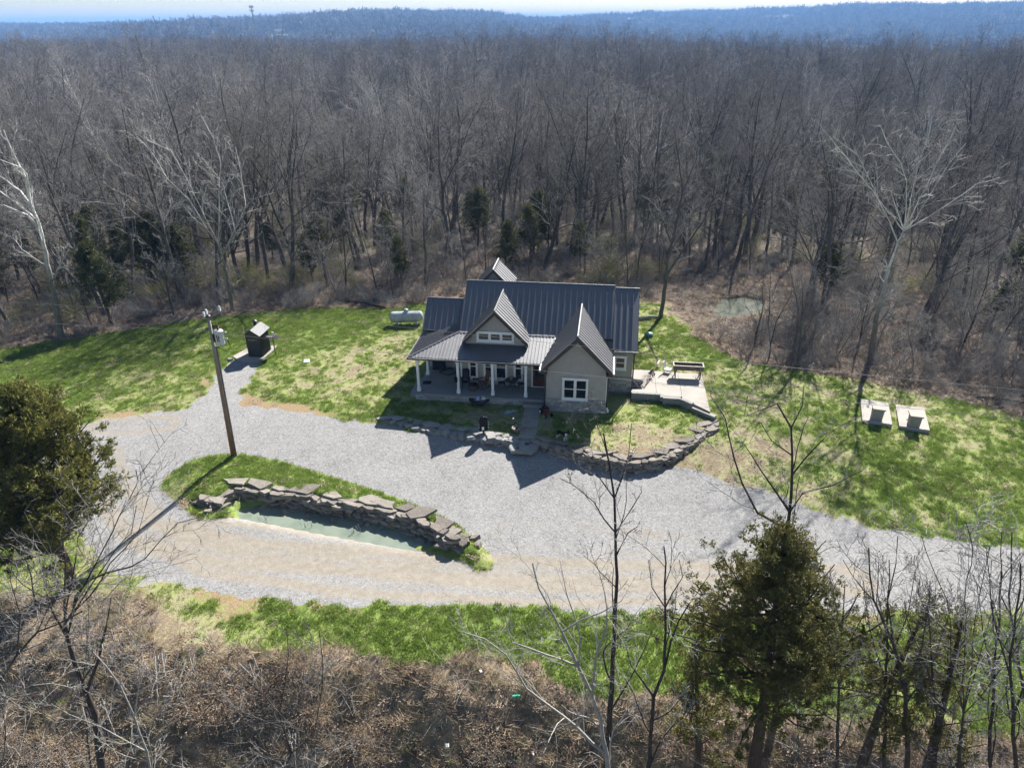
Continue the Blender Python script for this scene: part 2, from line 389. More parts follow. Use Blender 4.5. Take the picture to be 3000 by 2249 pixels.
def _leaf(name, a, b, c, rough=0.8, trans=0.25):
    k = NT(name, rough, 0.2); p = k.pos(); o = k.n('ObjectInfo')
    n = k.noise(p, 1.4, 1.0, 0.6); n2 = k.noise(p, 9.0, 0.0)
    f = k.math('ADD', k.math('MULTIPLY', n, 0.55), k.math('ADD', k.math('MULTIPLY', n2, 0.25), k.math('MULTIPLY', o.outputs['Random'], 0.3)))
    col = k.ramp(f, [(0.28, a), (0.55, b), (0.8, c)]); k.set('Base Color', col)
    t = k.n('BsdfTranslucent'); k.L(col, t.inputs['Color']); mx = k.n('MixShader'); mx.inputs[0].default_value = trans
    k.L(k.b.outputs[0], mx.inputs[1]); k.L(t.outputs[0], mx.inputs[2]); k.L(mx.outputs[0], k.t.nodes['Material Output'].inputs[0])
    return k.m
M['cedar_leaf'] = _leaf('cedar_foliage', (0.065, 0.07, 0.024), (0.13, 0.126, 0.037), (0.22, 0.19, 0.058))
M['cedar_leaf_olive'] = _leaf('olive_cedar_foliage', (0.07, 0.08, 0.022), (0.14, 0.142, 0.034), (0.225, 0.205, 0.05))
M['cedar_leaf_far'] = _leaf('far_cedar_foliage', (0.04, 0.05, 0.02), (0.085, 0.092, 0.03), (0.15, 0.145, 0.045))
M['lawn_blade'] = _leaf('lawn_blade', (0.115, 0.175, 0.026), (0.205, 0.29, 0.05), (0.30, 0.365, 0.095), 0.7, 0.45)
M['straw_blade'] = _leaf('straw_blade', (0.22, 0.18, 0.11), (0.36, 0.305, 0.195), (0.5, 0.435, 0.30), 0.9, 0.35)
M['dead_brush'] = _leaf('dead_brush', (0.14, 0.096, 0.062), (0.30, 0.222, 0.15), (0.48, 0.375, 0.26), 0.95, 0.15)
M['spring_leaf'] = _leaf('spring_leaf', (0.07, 0.075, 0.02), (0.14, 0.14, 0.035), (0.23, 0.22, 0.05), 0.7, 0.4)
M['leaf_litter'] = _leaf('fallen_leaf', (0.15, 0.105, 0.075), (0.29, 0.215, 0.16), (0.45, 0.36, 0.28), 0.9, 0.1)
# ------------------------------------------------------------------ ground
def _ground():
    k = NT('ground_cover', 0.97, 0.12); p = k.pos()
    gr, gn, li, di, tr, fo = (k.attr(n) for n in ('gravel', 'green', 'litter', 'dirt', 'track', 'forest'))
    edge = k.math('SUBTRACT', k.noise(p, 1.7, 2.0, 0.7), 0.5); fine = k.noise(p, 7.0, 2.0, 0.75); vfine = k.noise(p, 23.0, 1.0, 0.7)
    # grass thatch: straw, dull and green mixed by fine noise
    gsel = k.math('ADD', gn, k.math('MULTIPLY', k.math('SUBTRACT', fine, 0.5), 1.5))
    turf = k.ramp(gsel, [(0.0, (0.22, 0.165, 0.115)), (0.18, (0.31, 0.275, 0.175)), (0.38, (0.30, 0.305, 0.14)), (0.6, (0.24, 0.285, 0.085)), (1.0, (0.175, 0.25, 0.055))])
    turf = k.mix(k.rng(vfine, 0.3, 0.72, 0.0, 0.32), turf, (0.12, 0.12, 0.045))
    # gravel: per-stone tone plus fine speckle
    v1 = k.n('SeparateColor'); k.L(k.voro(p, 17.0), v1.inputs[0]); v2 = k.n('SeparateColor'); k.L(k.voro(p, 7.5), v2.inputs[0])
    tone = k.math('ADD', k.math('MULTIPLY', v1.outputs[0], 0.55), k.math('ADD', k.math('MULTIPLY', v2.outputs[1], 0.25), k.math('MULTIPLY', k.noise(p, 0.5, 2.0), 0.35)))
    grav = k.ramp(tone, [(0.12, (0.13, 0.126, 0.12)), (0.4, (0.215, 0.21, 0.202)), (0.65, (0.26, 0.254, 0.245)), (0.95, (0.33, 0.323, 0.312))])
    tan = k.ramp(k.noise(p, 3.0, 3.0, 0.7), [(0.25, (0.215, 0.185, 0.142)), (0.55, (0.285, 0.25, 0.198)), (0.8, (0.345, 0.31, 0.258))])
    tsel = k.math('ADD', tr, k.math('MULTIPLY', k.math('SUBTRACT', k.noise(p, 2.2, 3.0, 0.7), 0.5), 0.9), clamp=True)
    grav = k.mix(k.rng(tsel, 0.22, 0.7, 0.0, 0.85), grav, tan)
    clay = k.ramp(fine, [(0.25, (0.18, 0.12, 0.065)), (0.5, (0.26, 0.19, 0.11)), (0.8, (0.33, 0.26, 0.17))])
    lit = k.ramp(k.math('ADD', k.math('MULTIPLY', fine, 0.5), k.math('MULTIPLY', vfine, 0.5)), [(0.28, (0.035, 0.027, 0.022)), (0.45, (0.088, 0.069, 0.057)), (0.58, (0.15, 0.12, 0.101)), (0.78, (0.235, 0.195, 0.165))])
    lit = k.mix(k.rng(k.noise(p, 0.35, 2.0, 0.7), 0.42, 0.68, 0, 0.5), lit, (0.105, 0.10, 0.045))
    lit = k.mix(k.math('MULTIPLY', k.math('SUBTRACT', 1.0, fo), k.rng(k.noise(p, 1.1, 2.0), .4, .6, 0.1, .75)), lit, k.ramp(fine, [(.25, (.19, .13, .078)), (.6, (.37, .285, .18)), (.85, (.46, .375, .255))]))
    c = turf
    c = k.mix(k.rng(k.math('ADD', li, k.math('MULTIPLY', edge, 0.9)), 0.38, 0.62), c, lit)
    c = k.mix(k.rng(k.math('ADD', di, k.math('MULTIPLY', edge, 1.3)), 0.35, 0.7), c, clay)
    c = k.mix(k.rng(k.math('ADD', gr, k.math('MULTIPLY', k.math('SUBTRACT', fine, 0.5), 0.9)), 0.42, 0.58), c, grav)
    k.set('Base Color', c)
    k.bump(k.math('ADD', vfine, fine), 0.5, 0.04)
    return k.m
M['ground'] = _ground()
def masks(x, y):
    sg = sdist(GRAVEL, x, y) + 0.9 * (fbm(x, y, 2.2, 71) - 0.5) + 0.9 * (fbm(x, y, .8, 73, 2) - 0.5); si = sdist(ISLAND, x, y)
    gravel = ss(-0.28, 0.28, np.minimum(sg, -si + 0.05))
    sy = sdist(YARD, x, y); wd = sdist(WOODS, x, y); bd = yb_of(x) - y + 1.3 * (fbm(x, y, 2.0, 77) - 0.5) * 2
    n = fbm(x, y, 3.4, 81); n2 = fbm(x, y, 0.75, 83, 2); n3 = fbm(x, y, 11.0, 85, 3)
    green = 0.70 + 0.5 * (n - 0.5) + 1.35 * (n2 - 0.5) + 0.5 * (n3 - 0.5)
    # lush and thin places seen in the lawns
    for (px, py, rad, amt) in ((300, 1040, 9, .35), (900, 935, 8, .4), (150, 1010, 6, .3), (1300, 1760, 99, 0), (2600, 1480, 9, .05), (2000, 1010, 5, .35), (1950, 1200, 4.5, .25), (650, 1340, 6, .35), (900, 1395, 5, .4), (1130, 1440, 4, .4),
                               (1010, 1110, 3.5, -.25), (1060, 1060, 4, -.3), (1170, 1010, 3, -.35), (1880, 1290, 3.0, -.6), (2020, 1420, 4.0, -.5), (2130, 1350, 3.0, -.45), (2180, 1240, 3.5, -.25), (2700, 1190, 4, -.35), (560, 1080, 5, -.12),
                               (400, 1130, 8, -.12), (2300, 1370, 4, -.25), (2250, 1120, 4, -.2), (700, 1190, 3, -.3), (1500, 1210, 4, -.15)):
        q = at(px, py); green = green + amt * np.exp(-((x - q[0]) ** 2 + (y - q[1]) ** 2) / rad ** 2)
    strip = ss(-5.2, -4.2, -(y - yb_of(x))) * ss(-0.3, 0.5, -bd) * ss(-16.5, -11.5, x); green = green + 0.5 * strip
    green = green - 0.7 * ss(-9.5, -13.5, x) * ss(26, 23, y)
    green = np.clip(green, 0, 1)
    litter = np.maximum(ss(-0.9, 0.6, wd + 1.2 * (fbm(x, y, 1.6, 91) - 0.5)), ss(-0.4, 0.5, bd))
    clr = ss(-1.5, 1.5, sdist(CLEAR, x, y) + 2 * (fbm(x, y, 4.0, 93) - .5)); litter = litter * (1 - .45 * clr); green = np.clip(green - .75 * clr, 0, 1)
    litter = np.maximum(litter, ss(-14.5, -18.5, x + (y - 25) * 0.2) * ss(28, 24.0, y))
    dirt = 0.5 * ss(1.0, 0.0, np.abs(sg + 0.35)) * ss(0.47, 0.62, fbm(x, y, 3.0, 95)) * (1 - litter)
    for (px, py, rad, amt) in ((820, 1215, 2.2, .8), (720, 1180, 1.0, .7), (430, 1245, 2.5, .75), (600, 1120, 1.0, .5), (1420, 1530, .9, .9), (1380, 1490, .8, .4), (560, 1530, 1.3, .5), (1250, 1580, .8, .3), (700, 1760, 1.6, .7), (2080, 1160, .7, .7),
                               (560, 1990, .8, .9), (640, 1975, .7, .9), (490, 1395, .6, .6), (2095, 1215, .8, .5), (520, 1480, .9, .6)):
        q = at(px, py); dirt = dirt + amt * np.exp(-((x - q[0]) ** 2 + (y - q[1]) ** 2) / rad ** 2) * 1.1
    dirt = np.maximum(dirt, 0.75 * ss(0.9, 0.1, np.abs(sdist(POND, x, y) + 0.45)) * (si < 0.2))
    track = 0.0 * x
    for line, wdt, amt in (([(430, 1560), (700, 1620), (1000, 1640), (1400, 1670), (1900, 1690), (2500, 1700)], 1.5, .95), ([(330, 1450), (420, 1560), (620, 1640), (1000, 1700), (1500, 1726), (2200, 1730)], 1.2, .7),
                           ([(300, 1330), (330, 1420), (420, 1520)], 1.3, .5), ([(1500, 1560), (2000, 1600), (2500, 1640)], 1.0, .25), ([(560, 1560), (800, 1570), (1000, 1600), (1250, 1625)], .9, .65), ([(300, 1250), (480, 1240)], 1.3, .55)):
        d = pdist([at(*q)[:2] for q in line], x, y) + .5 * (fbm(x, y, 3.0, 97) - .5); track = np.maximum(track, np.maximum(.45 * amt * np.exp(-(d / wdt) ** 2), 1.3 * amt * np.exp(-((d - .8) / .36) ** 2)))
    for (px, py, rad, amt) in ((1300, 1340, 1.2, .3), (1880, 1560, 2.0, .2)):
        q = at(px, py); track = track + amt * np.exp(-((x - q[0]) ** 2 + (y - q[1]) ** 2) / rad ** 2)
    return dict(gravel=gravel, green=green, litter=litter, dirt=np.clip(dirt, 0, 1), track=np.clip(track, 0, 1), forest=ss(0, 4, wd))
def set_attr(me, idx, dct):
    for k, v in dct.items():
        a = me.attributes.new(k, 'FLOAT', 'POINT'); a.data.foreach_set('value', np.asarray(v, np.float32)[idx])
X0, X1, Y0, Y1, ST = -52.0, 46.0, 2.0, 70.0, 0.24
xs = np.arange(X0, X1 + 1e-6, ST); ys = np.arange(Y0, Y1 + 1e-6, ST)
gx, gy = np.meshgrid(xs, ys); gx = gx.ravel(); gy = gy.ravel()
gzv = terrain(gx, gy); gm = masks(gx, gy)
nx, ny = len(xs), len(ys)
ii, jj = np.meshgrid(np.arange(nx - 1), np.arange(ny - 1)); a = (jj * nx + ii).ravel()
quad = np.stack([a, a + 1, a + nx + 1, a + nx], 1)
fc = lambda v: v[quad].mean(1)
cls = np.zeros(len(quad), int)
cls[fc(gm['litter']) > 0.5] = 2
cls[(fc(gm['litter']) > 0.5) & (fc(gy) < 30)] = 3
cls[fc(gm['gravel']) > 0.5] = 1
isl = fc(sdist(ISLAND, gx, gy)) > 0; cls[isl & (cls != 1)] = 4
V3 = np.stack([gx, gy, gzv], 1)
for c, nm, lb in ((0, 'lawn', 'patchy green and straw lawn round the house'), (1, 'gravel_driveway', 'pale grey gravel driveway looping in front of the house'), (2, 'woodland_floor', 'brown leaf covered ground under the trees'),
                  (3, 'brush_bank', 'brown brushy bank falling away below the driveway'), (4, 'grass_island', 'grassy island inside the driveway loop')):
    q = quad[cls == c]; u, inv = np.unique(q, return_inverse=True)
    me = np_mesh(nm, V3[u], inv.reshape(q.shape), M['ground'], True)
    set_attr(me, u, gm)
    tag(link(bpy.data.objects.new(nm, me)), lb, None, None, 'structure')
# outer ground: one sheet reaching the horizon
def geo(a, b, n): return list(np.geomspace(a, b, n))
gxs = sorted(set([-q for q in geo(62, 12000, 80)] + list(np.arange(-50.5, 45, 5.0)) + [44.5] + geo(52, 12000, 80)))
gys = sorted(set([-q for q in geo(4, 9000, 22)] + [3.5] + list(np.arange(8, 68, 5)) + [68.5] + geo(75, 12000, 150)))
gxs = np.array(gxs); gys = np.array(gys)
ox, oy = np.meshgrid(gxs, gys); ox = ox.ravel(); oy = oy.ravel(); oz = terrain(ox, oy)
nx2 = len(gxs); ii, jj = np.meshgrid(np.arange(nx2 - 1), np.arange(len(gys) - 1)); a = (jj * nx2 + ii).ravel()
q2 = np.stack([a, a + 1, a + nx2 + 1, a + nx2], 1)
mx, my = ox[q2].mean(1), oy[q2].mean(1)
inside = (ox[q2].min(1) >= -50.6) & (ox[q2].max(1) <= 44.6) & (oy[q2].min(1) >= 3.4) & (oy[q2].max(1) <= 68.6)
q2 = q2[~inside]; mx, my = mx[~inside], my[~inside]; mr = np.hypot(mx, my)
oz = oz - 0.08 * (np.hypot(ox, oy) < 120)
om = dict(gravel=0 * ox, green=0.3 + 0 * ox, litter=1 + 0 * ox, dirt=0 * ox, track=0 * ox, forest=1 + 0 * ox)
V3o = np.stack([ox, oy, oz], 1)
k_ = NT('far_wood_floor', .95, .1); k_.set('Base Color', k_.ramp(k_.noise(k_.pos(), .03, 3.0), [(.3, (.055, .048, .04)), (.7, (.10, .085, .07))])); M['far_floor'] = k_.m
for nm, sel, lb in (('forest_ground', mr < 900, 'leaf covered ground of the wider wood'), ('far_hills', mr >= 900, 'wooded hills rising on the horizon')):
    q = q2[sel]; u, inv = np.unique(q, return_inverse=True)
    me = np_mesh(nm, V3o[u], inv.reshape(q.shape), M['ground'] if nm == 'forest_ground' else M['far_floor'], True); set_attr(me, u, om)
    tag(link(bpy.data.objects.new(nm, me)), lb, None, None, 'structure')
# water
def _water(name, col, rough=0.06):
    k = NT(name, rough, 0.5); p = k.pos(); n = k.noise(p, 0.8, 2.0, 0.6)
    c = k.ramp(n, [(0.3, tuple(q * 0.75 for q in col)), (0.55, col), (0.75, (col[0] * 1.15, col[1], col[2] * .95))]); k.set('Base Color', c); k.bump(k.noise(p, 3.0, 3.0), 0.06, 0.02)
    return k.m
M['milky_water'] = _water('milky_pond_water', (0.20, 0.235, 0.18), 0.05)
M['woods_water'] = _water('woodland_pond_water', (0.16, 0.17, 0.13), 0.1)
def sheet(poly, z, grow):
    cx_ = sum(p[0] for p in poly) / len(poly); cy_ = sum(p[1] for p in poly) / len(poly)
    out = []
    for p in poly:
        d = Vector((p[0] - cx_, p[1] - cy_)); d = d * (1 + grow / max(d.length, 0.1)); out.append((cx_ + d.x, cy_ + d.y, z))
    return MB().add(out, [tuple(range(len(out)))])
px_ = [q[0] for q in POND]; py_ = [q[1] for q in POND]; g = MB(); wx_, wy_ = 24, 14   # one sheet; the banks rise through it
vs = [(min(px_) - .9 + (max(px_) - min(px_) + 1.5) * i / wx_, min(py_) - 1.0 + (max(py_) - min(py_) + 1.6) * j / wy_, -1.2) for j in range(wy_ + 1) for i in range(wx_ + 1)]
fs = [(j * (wx_ + 1) + i, j * (wx_ + 1) + i + 1, (j + 1) * (wx_ + 1) + i + 1, (j + 1) * (wx_ + 1) + i) for j in range(wy_) for i in range(wx_)]
fs = [f for f in fs if sdist(POND, np.array([sum(vs[k][0] for k in f) / 4]), np.array([sum(vs[k][1] for k in f) / 4]))[0] > -1.15]
o = g.add(vs, fs).obj('pond_water', M['milky_water']); tag(o, 'milky green water in the small pond below the stone wall', None, None, 'structure')
o = sheet(POND2, -0.62, 0.7).obj('woodland_pond_water', M['woods_water']); tag(o, 'pale pond water among the trees right of the house', None, None, 'structure')
# ------------------------------------------------------------------ the house (local axes: u along the front, v to the back)
HA = R(-7.9); HO = (0.94, 42.97)
def hw(u, v, z=0.0): return (HO[0] + u * math.cos(HA) - v * math.sin(HA), HO[1] + u * math.sin(HA) + v * math.cos(HA), z)
house = empty('house', (HO[0], HO[1], 0), HA, 'grey lap sided farmhouse with dark metal roof and two steep front gables', 'house')
FL = 0.5
def clip_strip(poly, s0, s1):
    for sgn, lim in ((1, s0), (-1, -s1)):
        out = []; n = len(poly)
        for i in range(n):
            a, b = poly[i], poly[(i + 1) % n]; da, db = sgn * a[0] - lim, sgn * b[0] - lim
            if da >= 0: out.append(a)
            if (da >= 0) != (db >= 0):
                t = da / (da - db); out.append((a[0] + (b[0] - a[0]) * t, a[1] + (b[1] - a[1]) * t))
        poly = out
        if len(poly) < 3: return []
    return poly
def roof_plane(corners, eave_dir, wpan=0.42, rib=None, name='roof', thick=0.14, fascia=None):
    """one pitched plane: a dark deck under single metal panels, each with its raised seams"""
    rib = rib or wpan
    P = [Vector(c) for c in corners]; o = P[0]; s = Vector(eave_dir).normalized()
    n = Vector((0, 0, 0))
    for i in range(len(P)): n += (P[i] - o).cross(P[(i + 1) % len(P)] - o)
    n.normalize()
    if n.z < 0: n = -n
    t = n.cross(s).normalized()
    if t.z < 0: t = -t
    poly = [((p - o).dot(s), (p - o).dot(t)) for p in P]
    deck = MB().prism([p - n * 0.03 for p in P], -n * thick).obj(name, M['dark_trim'], house)
    smin = min(q[0] for q in poly); smax = max(q[0] for q in poly); k = 0
    while smin + k * wpan < smax - 0.03:
        a = smin + k * wpan; b = min(a + wpan, smax); strip = clip_strip(poly, a, b - 0.004); k += 1
        if len(strip) < 3: continue
        g = MB(); q3 = [o + s * q[0] + t * q[1] for q in strip]; g.prism(q3, -n * 0.022)
        r = a
        while r < b - 0.02:
            for rr in (r,):
                line = clip_strip(poly, rr + 0.001, rr + 0.05)
                if len(line) >= 3: g.prism([o + s * q[0] + t * q[1] + n * 0.002 for q in line], n * 0.042)
            r += rib
        g.obj('roof_panel', M['roof'], deck)
    return deck
def box_part(name, a, b, mat, parent=house, bevel=0.0): return MB().bb(a, b).obj(name, mat, parent, bevel=bevel)
def siding(poly, v, parent, exp=0.185, depth=0.022):
    """lap boards clipped to a wall outline in the (u, z) plane, facing -v"""
    z0 = min(p[1] for p in poly); z1 = max(p[1] for p in poly); z = z0
    while z < z1 - 0.02:
        st = clip_strip([(p[1], p[0]) for p in poly], z, min(z + exp, z1))
        if len(st) >= 3:
            vs = []; n = len(st)
            for q in st:
                f = (q[0] - z) / exp; vs.append((q[1], v - depth + f * (depth - 0.004), q[0]))
            for q in st: vs.append((q[1], v + 0.01, q[0]))
            fs = [tuple(range(n)), tuple(range(2 * n - 1, n - 1, -1))] + [(i, n + i, n + (i + 1) % n, (i + 1) % n) for i in range(n)]
            g = MB().add(vs, fs); me = g.mesh('siding_board', M['siding']); bm = bmesh.new(); bm.from_mesh(me); bmesh.ops.recalc_face_normals(bm, faces=bm.faces); bm.to_mesh(me); bm.free()
            link(bpy.data.objects.new('siding_board', me), parent)
        z += exp
rng = random.Random(5)
_blk = []
for i in range(10):
    g = MB(); j = lambda: rng.uniform(-0.03, 0.03)
    vs = []
    for x in (-.5, .5):
        for z in (-.5, .5): vs.append((x + j() * .5, 0, z + j()))
    b = 0.05
    fr = [(x * (1 - 2 * b * .6), -1 + rng.uniform(0, .25), z * (1 - 2 * b)) for x, y, z in vs]
    g.add(vs + fr, [(4, 5, 7, 6), (0, 4, 6, 2), (1, 3, 7, 5), (2, 6, 7, 3), (0, 1, 5, 4), (0, 2, 3, 1)])
    me = g.mesh('stone', M['veneer']); bm = bmesh.new(); bm.from_mesh(me); bmesh.ops.recalc_face_normals(bm, faces=bm.faces); bm.to_mesh(me); bm.free(); _blk.append(me)
def veneer(u0, u1, z0, z1, v, parent, face=-1, axis='u', hmin=0.13, hmax=0.19, wmin=0.2, wmax=0.46):
    """random ashlar stones, each its own block, on a wall facing -v (or +-u when axis is v)"""
    z = z0
    while z < z1 - 0.03:
        h = min(rng.uniform(hmin, hmax), z1 - z)
        if z1 - (z + h) < 0.06: h = z1 - z
        u = u0
        while u < u1 - 0.02:
            wd_ = rng.uniform(wmin, wmax)
            if u1 - (u + wd_) < 0.1: wd_ = u1 - u
            o = bpy.data.objects.new('stone', rng.choice(_blk)); d = rng.uniform(0.035, 0.06)
            if axis == 'u': o.location = (u + wd_ / 2, v, z + h / 2)
            else: o.location = (v, u + wd_ / 2, z + h / 2); o.rotation_euler = (0, 0, R(90) if face > 0 else R(-90))
            o.scale = (wd_ - 0.016, d, h - 0.016); link(o, parent); u += wd_
        z += h
def window(u0, u1, z0, z1, v, cols=1, rails=1, parent=house, trim=0.105, head=True, curtain=False):
    g = MB(); y0, y1 = v - 0.075, v + 0.02
    g.bb((u0 - trim, y0, z0 - trim), (u0, y1, z1 + trim)); g.bb((u1, y0, z0 - trim), (u1 + trim, y1, z1 + trim))
    g.bb((u0, y0, z1), (u1, y1, z1 + trim)); g.bb((u0, y0, z0 - trim), (u1, y1, z0))
    if head: g.bb((u0 - trim - .04, y0 - 0.025, z1 + trim), (u1 + trim + .04, y1, z1 + trim + 0.045))
    g.bb((u0 - trim - .03, y0 - 0.05, z0 - trim - 0.05), (u1 + trim + .03, y1, z0 - trim))
    w_ = g.obj('window', M['white_paint'], house if parent is None else parent)
    cw = (u1 - u0) / cols
    for c in range(cols):
        a = u0 + c * cw; b = a + cw
        if c: MB().bb((a - 0.045, v - 0.062, z0), (a + 0.045, v + 0.01, z1)).obj('mullion', M['white_paint'], w_)
        pad = 0.045; rh = (z1 - z0) / (rails + 1)
        s = MB(); x0_, x1_ = a + (0.045 if c else 0), b - (0.045 if c < cols - 1 else 0)
        s.bb((x0_, v - 0.052, z0), (x0_ + pad, v, z1)); s.bb((x1_ - pad, v - 0.052, z0), (x1_, v, z1)); s.bb((x0_ + pad, v - 0.052, z0), (x1_ - pad, v, z0 + pad)); s.bb((x0_ + pad, v - 0.052, z1 - pad), (x1_ - pad, v, z1))
        for r in range(1, rails + 1): s.bb((x0_ + pad, v - 0.055, z0 + r * rh - 0.028), (x1_ - pad, v, z0 + r * rh + 0.028))
        s.obj('sash', M['white_paint'], w_)
        for r in range(rails + 1):
            zl = z0 + r * rh + (0.03 if r else pad); zh = z0 + (r + 1) * rh - (0.03 if r < rails else pad)
            MB().bb((x0_ + pad, v - 0.035, zl), (x1_ - pad, v - 0.026, zh)).obj('pane', M['glass'], w_)
    return w_
# masonry and frame walls
GU0, GU1, GV, GST = 1.45, 5.42, -0.88, 0.94
gw = box_part('wall', (GU0, GV, -0.6), (GU1, 3.0, 3.05), M['mortar'])
gable_z = lambda u: 5.62 - abs(u - 3.456) * 1.047
MB().prism([(GU0, GV + .02, 3.0), (GU1, GV + .02, 3.0), (3.456, GV + .02, 5.30)], (0, 2.5, 0)).obj('gable_wall', M['siding'], house)
siding([(GU0, GST + .05), (GU1, GST + .05), (GU1, 3.2), (3.456, 5.36), (GU0, 3.2)], GV, gw)
sv = box_part('stone_veneer', (GU0 - 0.01, GV - 0.012, -0.55), (GU1 + 0.01, GV + 0.2, GST), M['mortar'])
veneer(GU0 - 0.03, GU1 + 0.03, -0.1, GST, GV - 0.008, sv)
box_part('ledge_course', (GU0 - 0.05, GV - 0.075, GST), (GU1 + 0.05, GV + 0.02, GST + 0.05), M['concrete_grey'])
box_part('foundation', (GU0 - 0.02, GV - 0.03, -0.7), (GU1 + 0.02, GV + 0.1, -0.1), M['concrete_grey'])
box_part('corner_board', (GU1 - 0.01, GV - 0.045, GST + .05), (GU1 + 0.035, GV + 0.12, 3.1), M['white_paint'])
window(2.63, 4.13, 1.08, 2.44, GV - 0.01, cols=2, rails=1)
# right wing
WV, WU1 = 2.1, 7.15
ww = box_part('wall', (5.42, WV, -0.3), (WU1, 8.6, 3.5), M['siding'])
siding([(5.42, 1.37), (WU1, 1.37), (WU1, 3.5), (5.42, 3.5)], WV, ww)
sv2 = box_part('stone_veneer', (5.42, WV - 0.012, -0.3), (WU1 + 0.012, WV + 0.25, 1.32), M['mortar'])
veneer(5.43, WU1 + 0.02, 0.2, 1.32, WV - 0.008, sv2)
veneer(WV, 6.0, 0.45, 1.32, WU1 + 0.008, sv2, face=1, axis='v')
box_part('ledge_course', (5.43, WV - 0.07, 1.32), (WU1 + 0.06, WV + 0.02, 1.365), M['concrete_grey'])
window(5.98, 6.62, 2.05, 2.84, WV - 0.01, cols=1, rails=1)
MB().prism([(5.45, 8.6, 3.4), (5.45, WV + .05, 3.4), (5.45, 5.63, 6.3)], (1.68, 0, 0)).obj('gable_wall', M['siding'], house)
# main body and porch wall
PV = 1.55; MU0 = -4.8
mw = box_part('wall', (MU0, PV, -0.3), (GU0, 8.7, 3.6), M['siding'])
siding([(MU0, 1.02), (1.4, 1.02), (1.4, 3.55), (MU0, 3.55)], PV, mw)
MB().prism([(MU0 + .05, 2.45, 3.55), (MU0 + .05, 8.7, 3.55), (MU0 + .05, 5.63, 6.5)], (10.3, 0, 0)).obj('attic', M['siding'], house)
sv3 = box_part('stone_veneer', (MU0, PV - 0.012, FL), (0.12, PV + 0.1, 1.0), M['mortar'])
veneer(MU0 + .02, 0.1, FL + .02, 1.0, PV - 0.008, sv3)
box_part('corner_board', (MU0 - 0.03, PV - 0.045, 1.0), (MU0 + 0.1, PV + 0.1, 3.4), M['white_paint'])
window(-4.15, -3.68, 1.05, 2.72, PV - 0.01)
window(-3.06, -1.58, 1.05, 2.72, PV - 0.01, cols=2)
window(-0.93, -0.47, 1.05, 2.72, PV - 0.01)
dr = MB().bb((0.22, PV - .08, FL), (0.32, PV + .02, 2.66)).bb((1.26, PV - .08, FL), (1.36, PV + .02, 2.66)).bb((0.22, PV - .08, 2.66), (1.36, PV + .02, 2.76)).bb((0.32, PV - .08, FL), (1.26, PV + .02, FL + .06)).obj('door', M['white_paint'], house)
MB().bb((0.33, PV - .05, FL + .06), (1.25, PV - .012, 2.65)).bb((0.44, PV - .062, FL + .2), (1.14, PV - .052, 1.1)).obj('door_leaf', M['door_wood'], dr)
MB().bb((0.48, PV - .058, 1.35), (1.10, PV - .052, 2.45)).obj('pane', M['glass'], dr)
MB().tube([(0.4, PV - .05, 1.5), (0.4, PV - .12, 1.5), (0.48, PV - .12, 1.5)], 0.018, 6).obj('handle', M['grey_metal'], dr)
# left wing behind the side porch
lw = box_part('wall', (-7.7, 3.95, -0.2), (MU0, 8.0, 3.6), M['siding'])
siding([(-7.7, 0.5), (MU0, 0.5), (MU0, 3.4), (-7.7, 3.4)], 3.95, lw)
MB().prism([(-7.65, 8.0, 3.55), (-7.65, 4.0, 3.55), (-7.65, 5.63, 5.05)], (2.9, 0, 0)).obj('gable_wall', M['siding'], house)
# roofs
PI = 0.813
roof_plane([(-4.95, 2.33, 4.045), (5.70, 2.33, 4.045), (5.70, 5.63, 6.727), (-4.95, 5.63, 6.727)], (1, 0, 0), name='main_roof')
roof_plane([(5.70, 8.9, 4.07), (-4.95, 8.9, 4.07), (-4.95, 5.64, 6.72), (5.70, 5.64, 6.72)], (-1, 0, 0), name='rear_roof')
roof_plane([(5.72, 1.713, 3.53), (7.42, 1.713, 3.53), (7.42, 5.56, 6.60), (5.72, 5.56, 6.60)], (1, 0, 0), name='wing_roof')
roof_plane([(7.42, 9.4, 3.53), (5.72, 9.4, 3.53), (5.72, 5.57, 6.595), (7.42, 5.57, 6.595)], (-1, 0, 0), name='wing_roof')
lz = lambda v: 5.289 - PI * (5.63 - v)
roof_plane([(-7.98, 3.55, lz(3.55)), (-4.9, 3.55, lz(3.55)), (-4.9, 5.63, 5.289), (-7.98, 5.63, 5.289)], (1, 0, 0), name='side_wing_roof')
roof_plane([(-4.9, 8.3, lz(2.96)), (-7.98, 8.3, lz(2.96)), (-7.98, 5.64, 5.285), (-4.9, 5.64, 5.285)], (-1, 0, 0), name='side_wing_roof')
onm = lambda z: 5.63 - (6.727 - z) / PI
# garage gable
GC, GH, GR, GE, GF = 3.456, 2.323, 5.697, 3.264, -1.383
roof_plane([(GC + GH, GF, GE), (GC + GH, 1.75, GE), (GC + .02, onm(GR) + .05, GR), (GC + .0, GF, GR)], (0, 1, 0), name='front_gable_roof')
roof_plane([(GC - GH, 2.4, GE), (GC - GH, GF, GE), (GC, GF, GR), (GC - .02, onm(GR) + .05, GR)], (0, -1, 0), name='front_gable_roof')
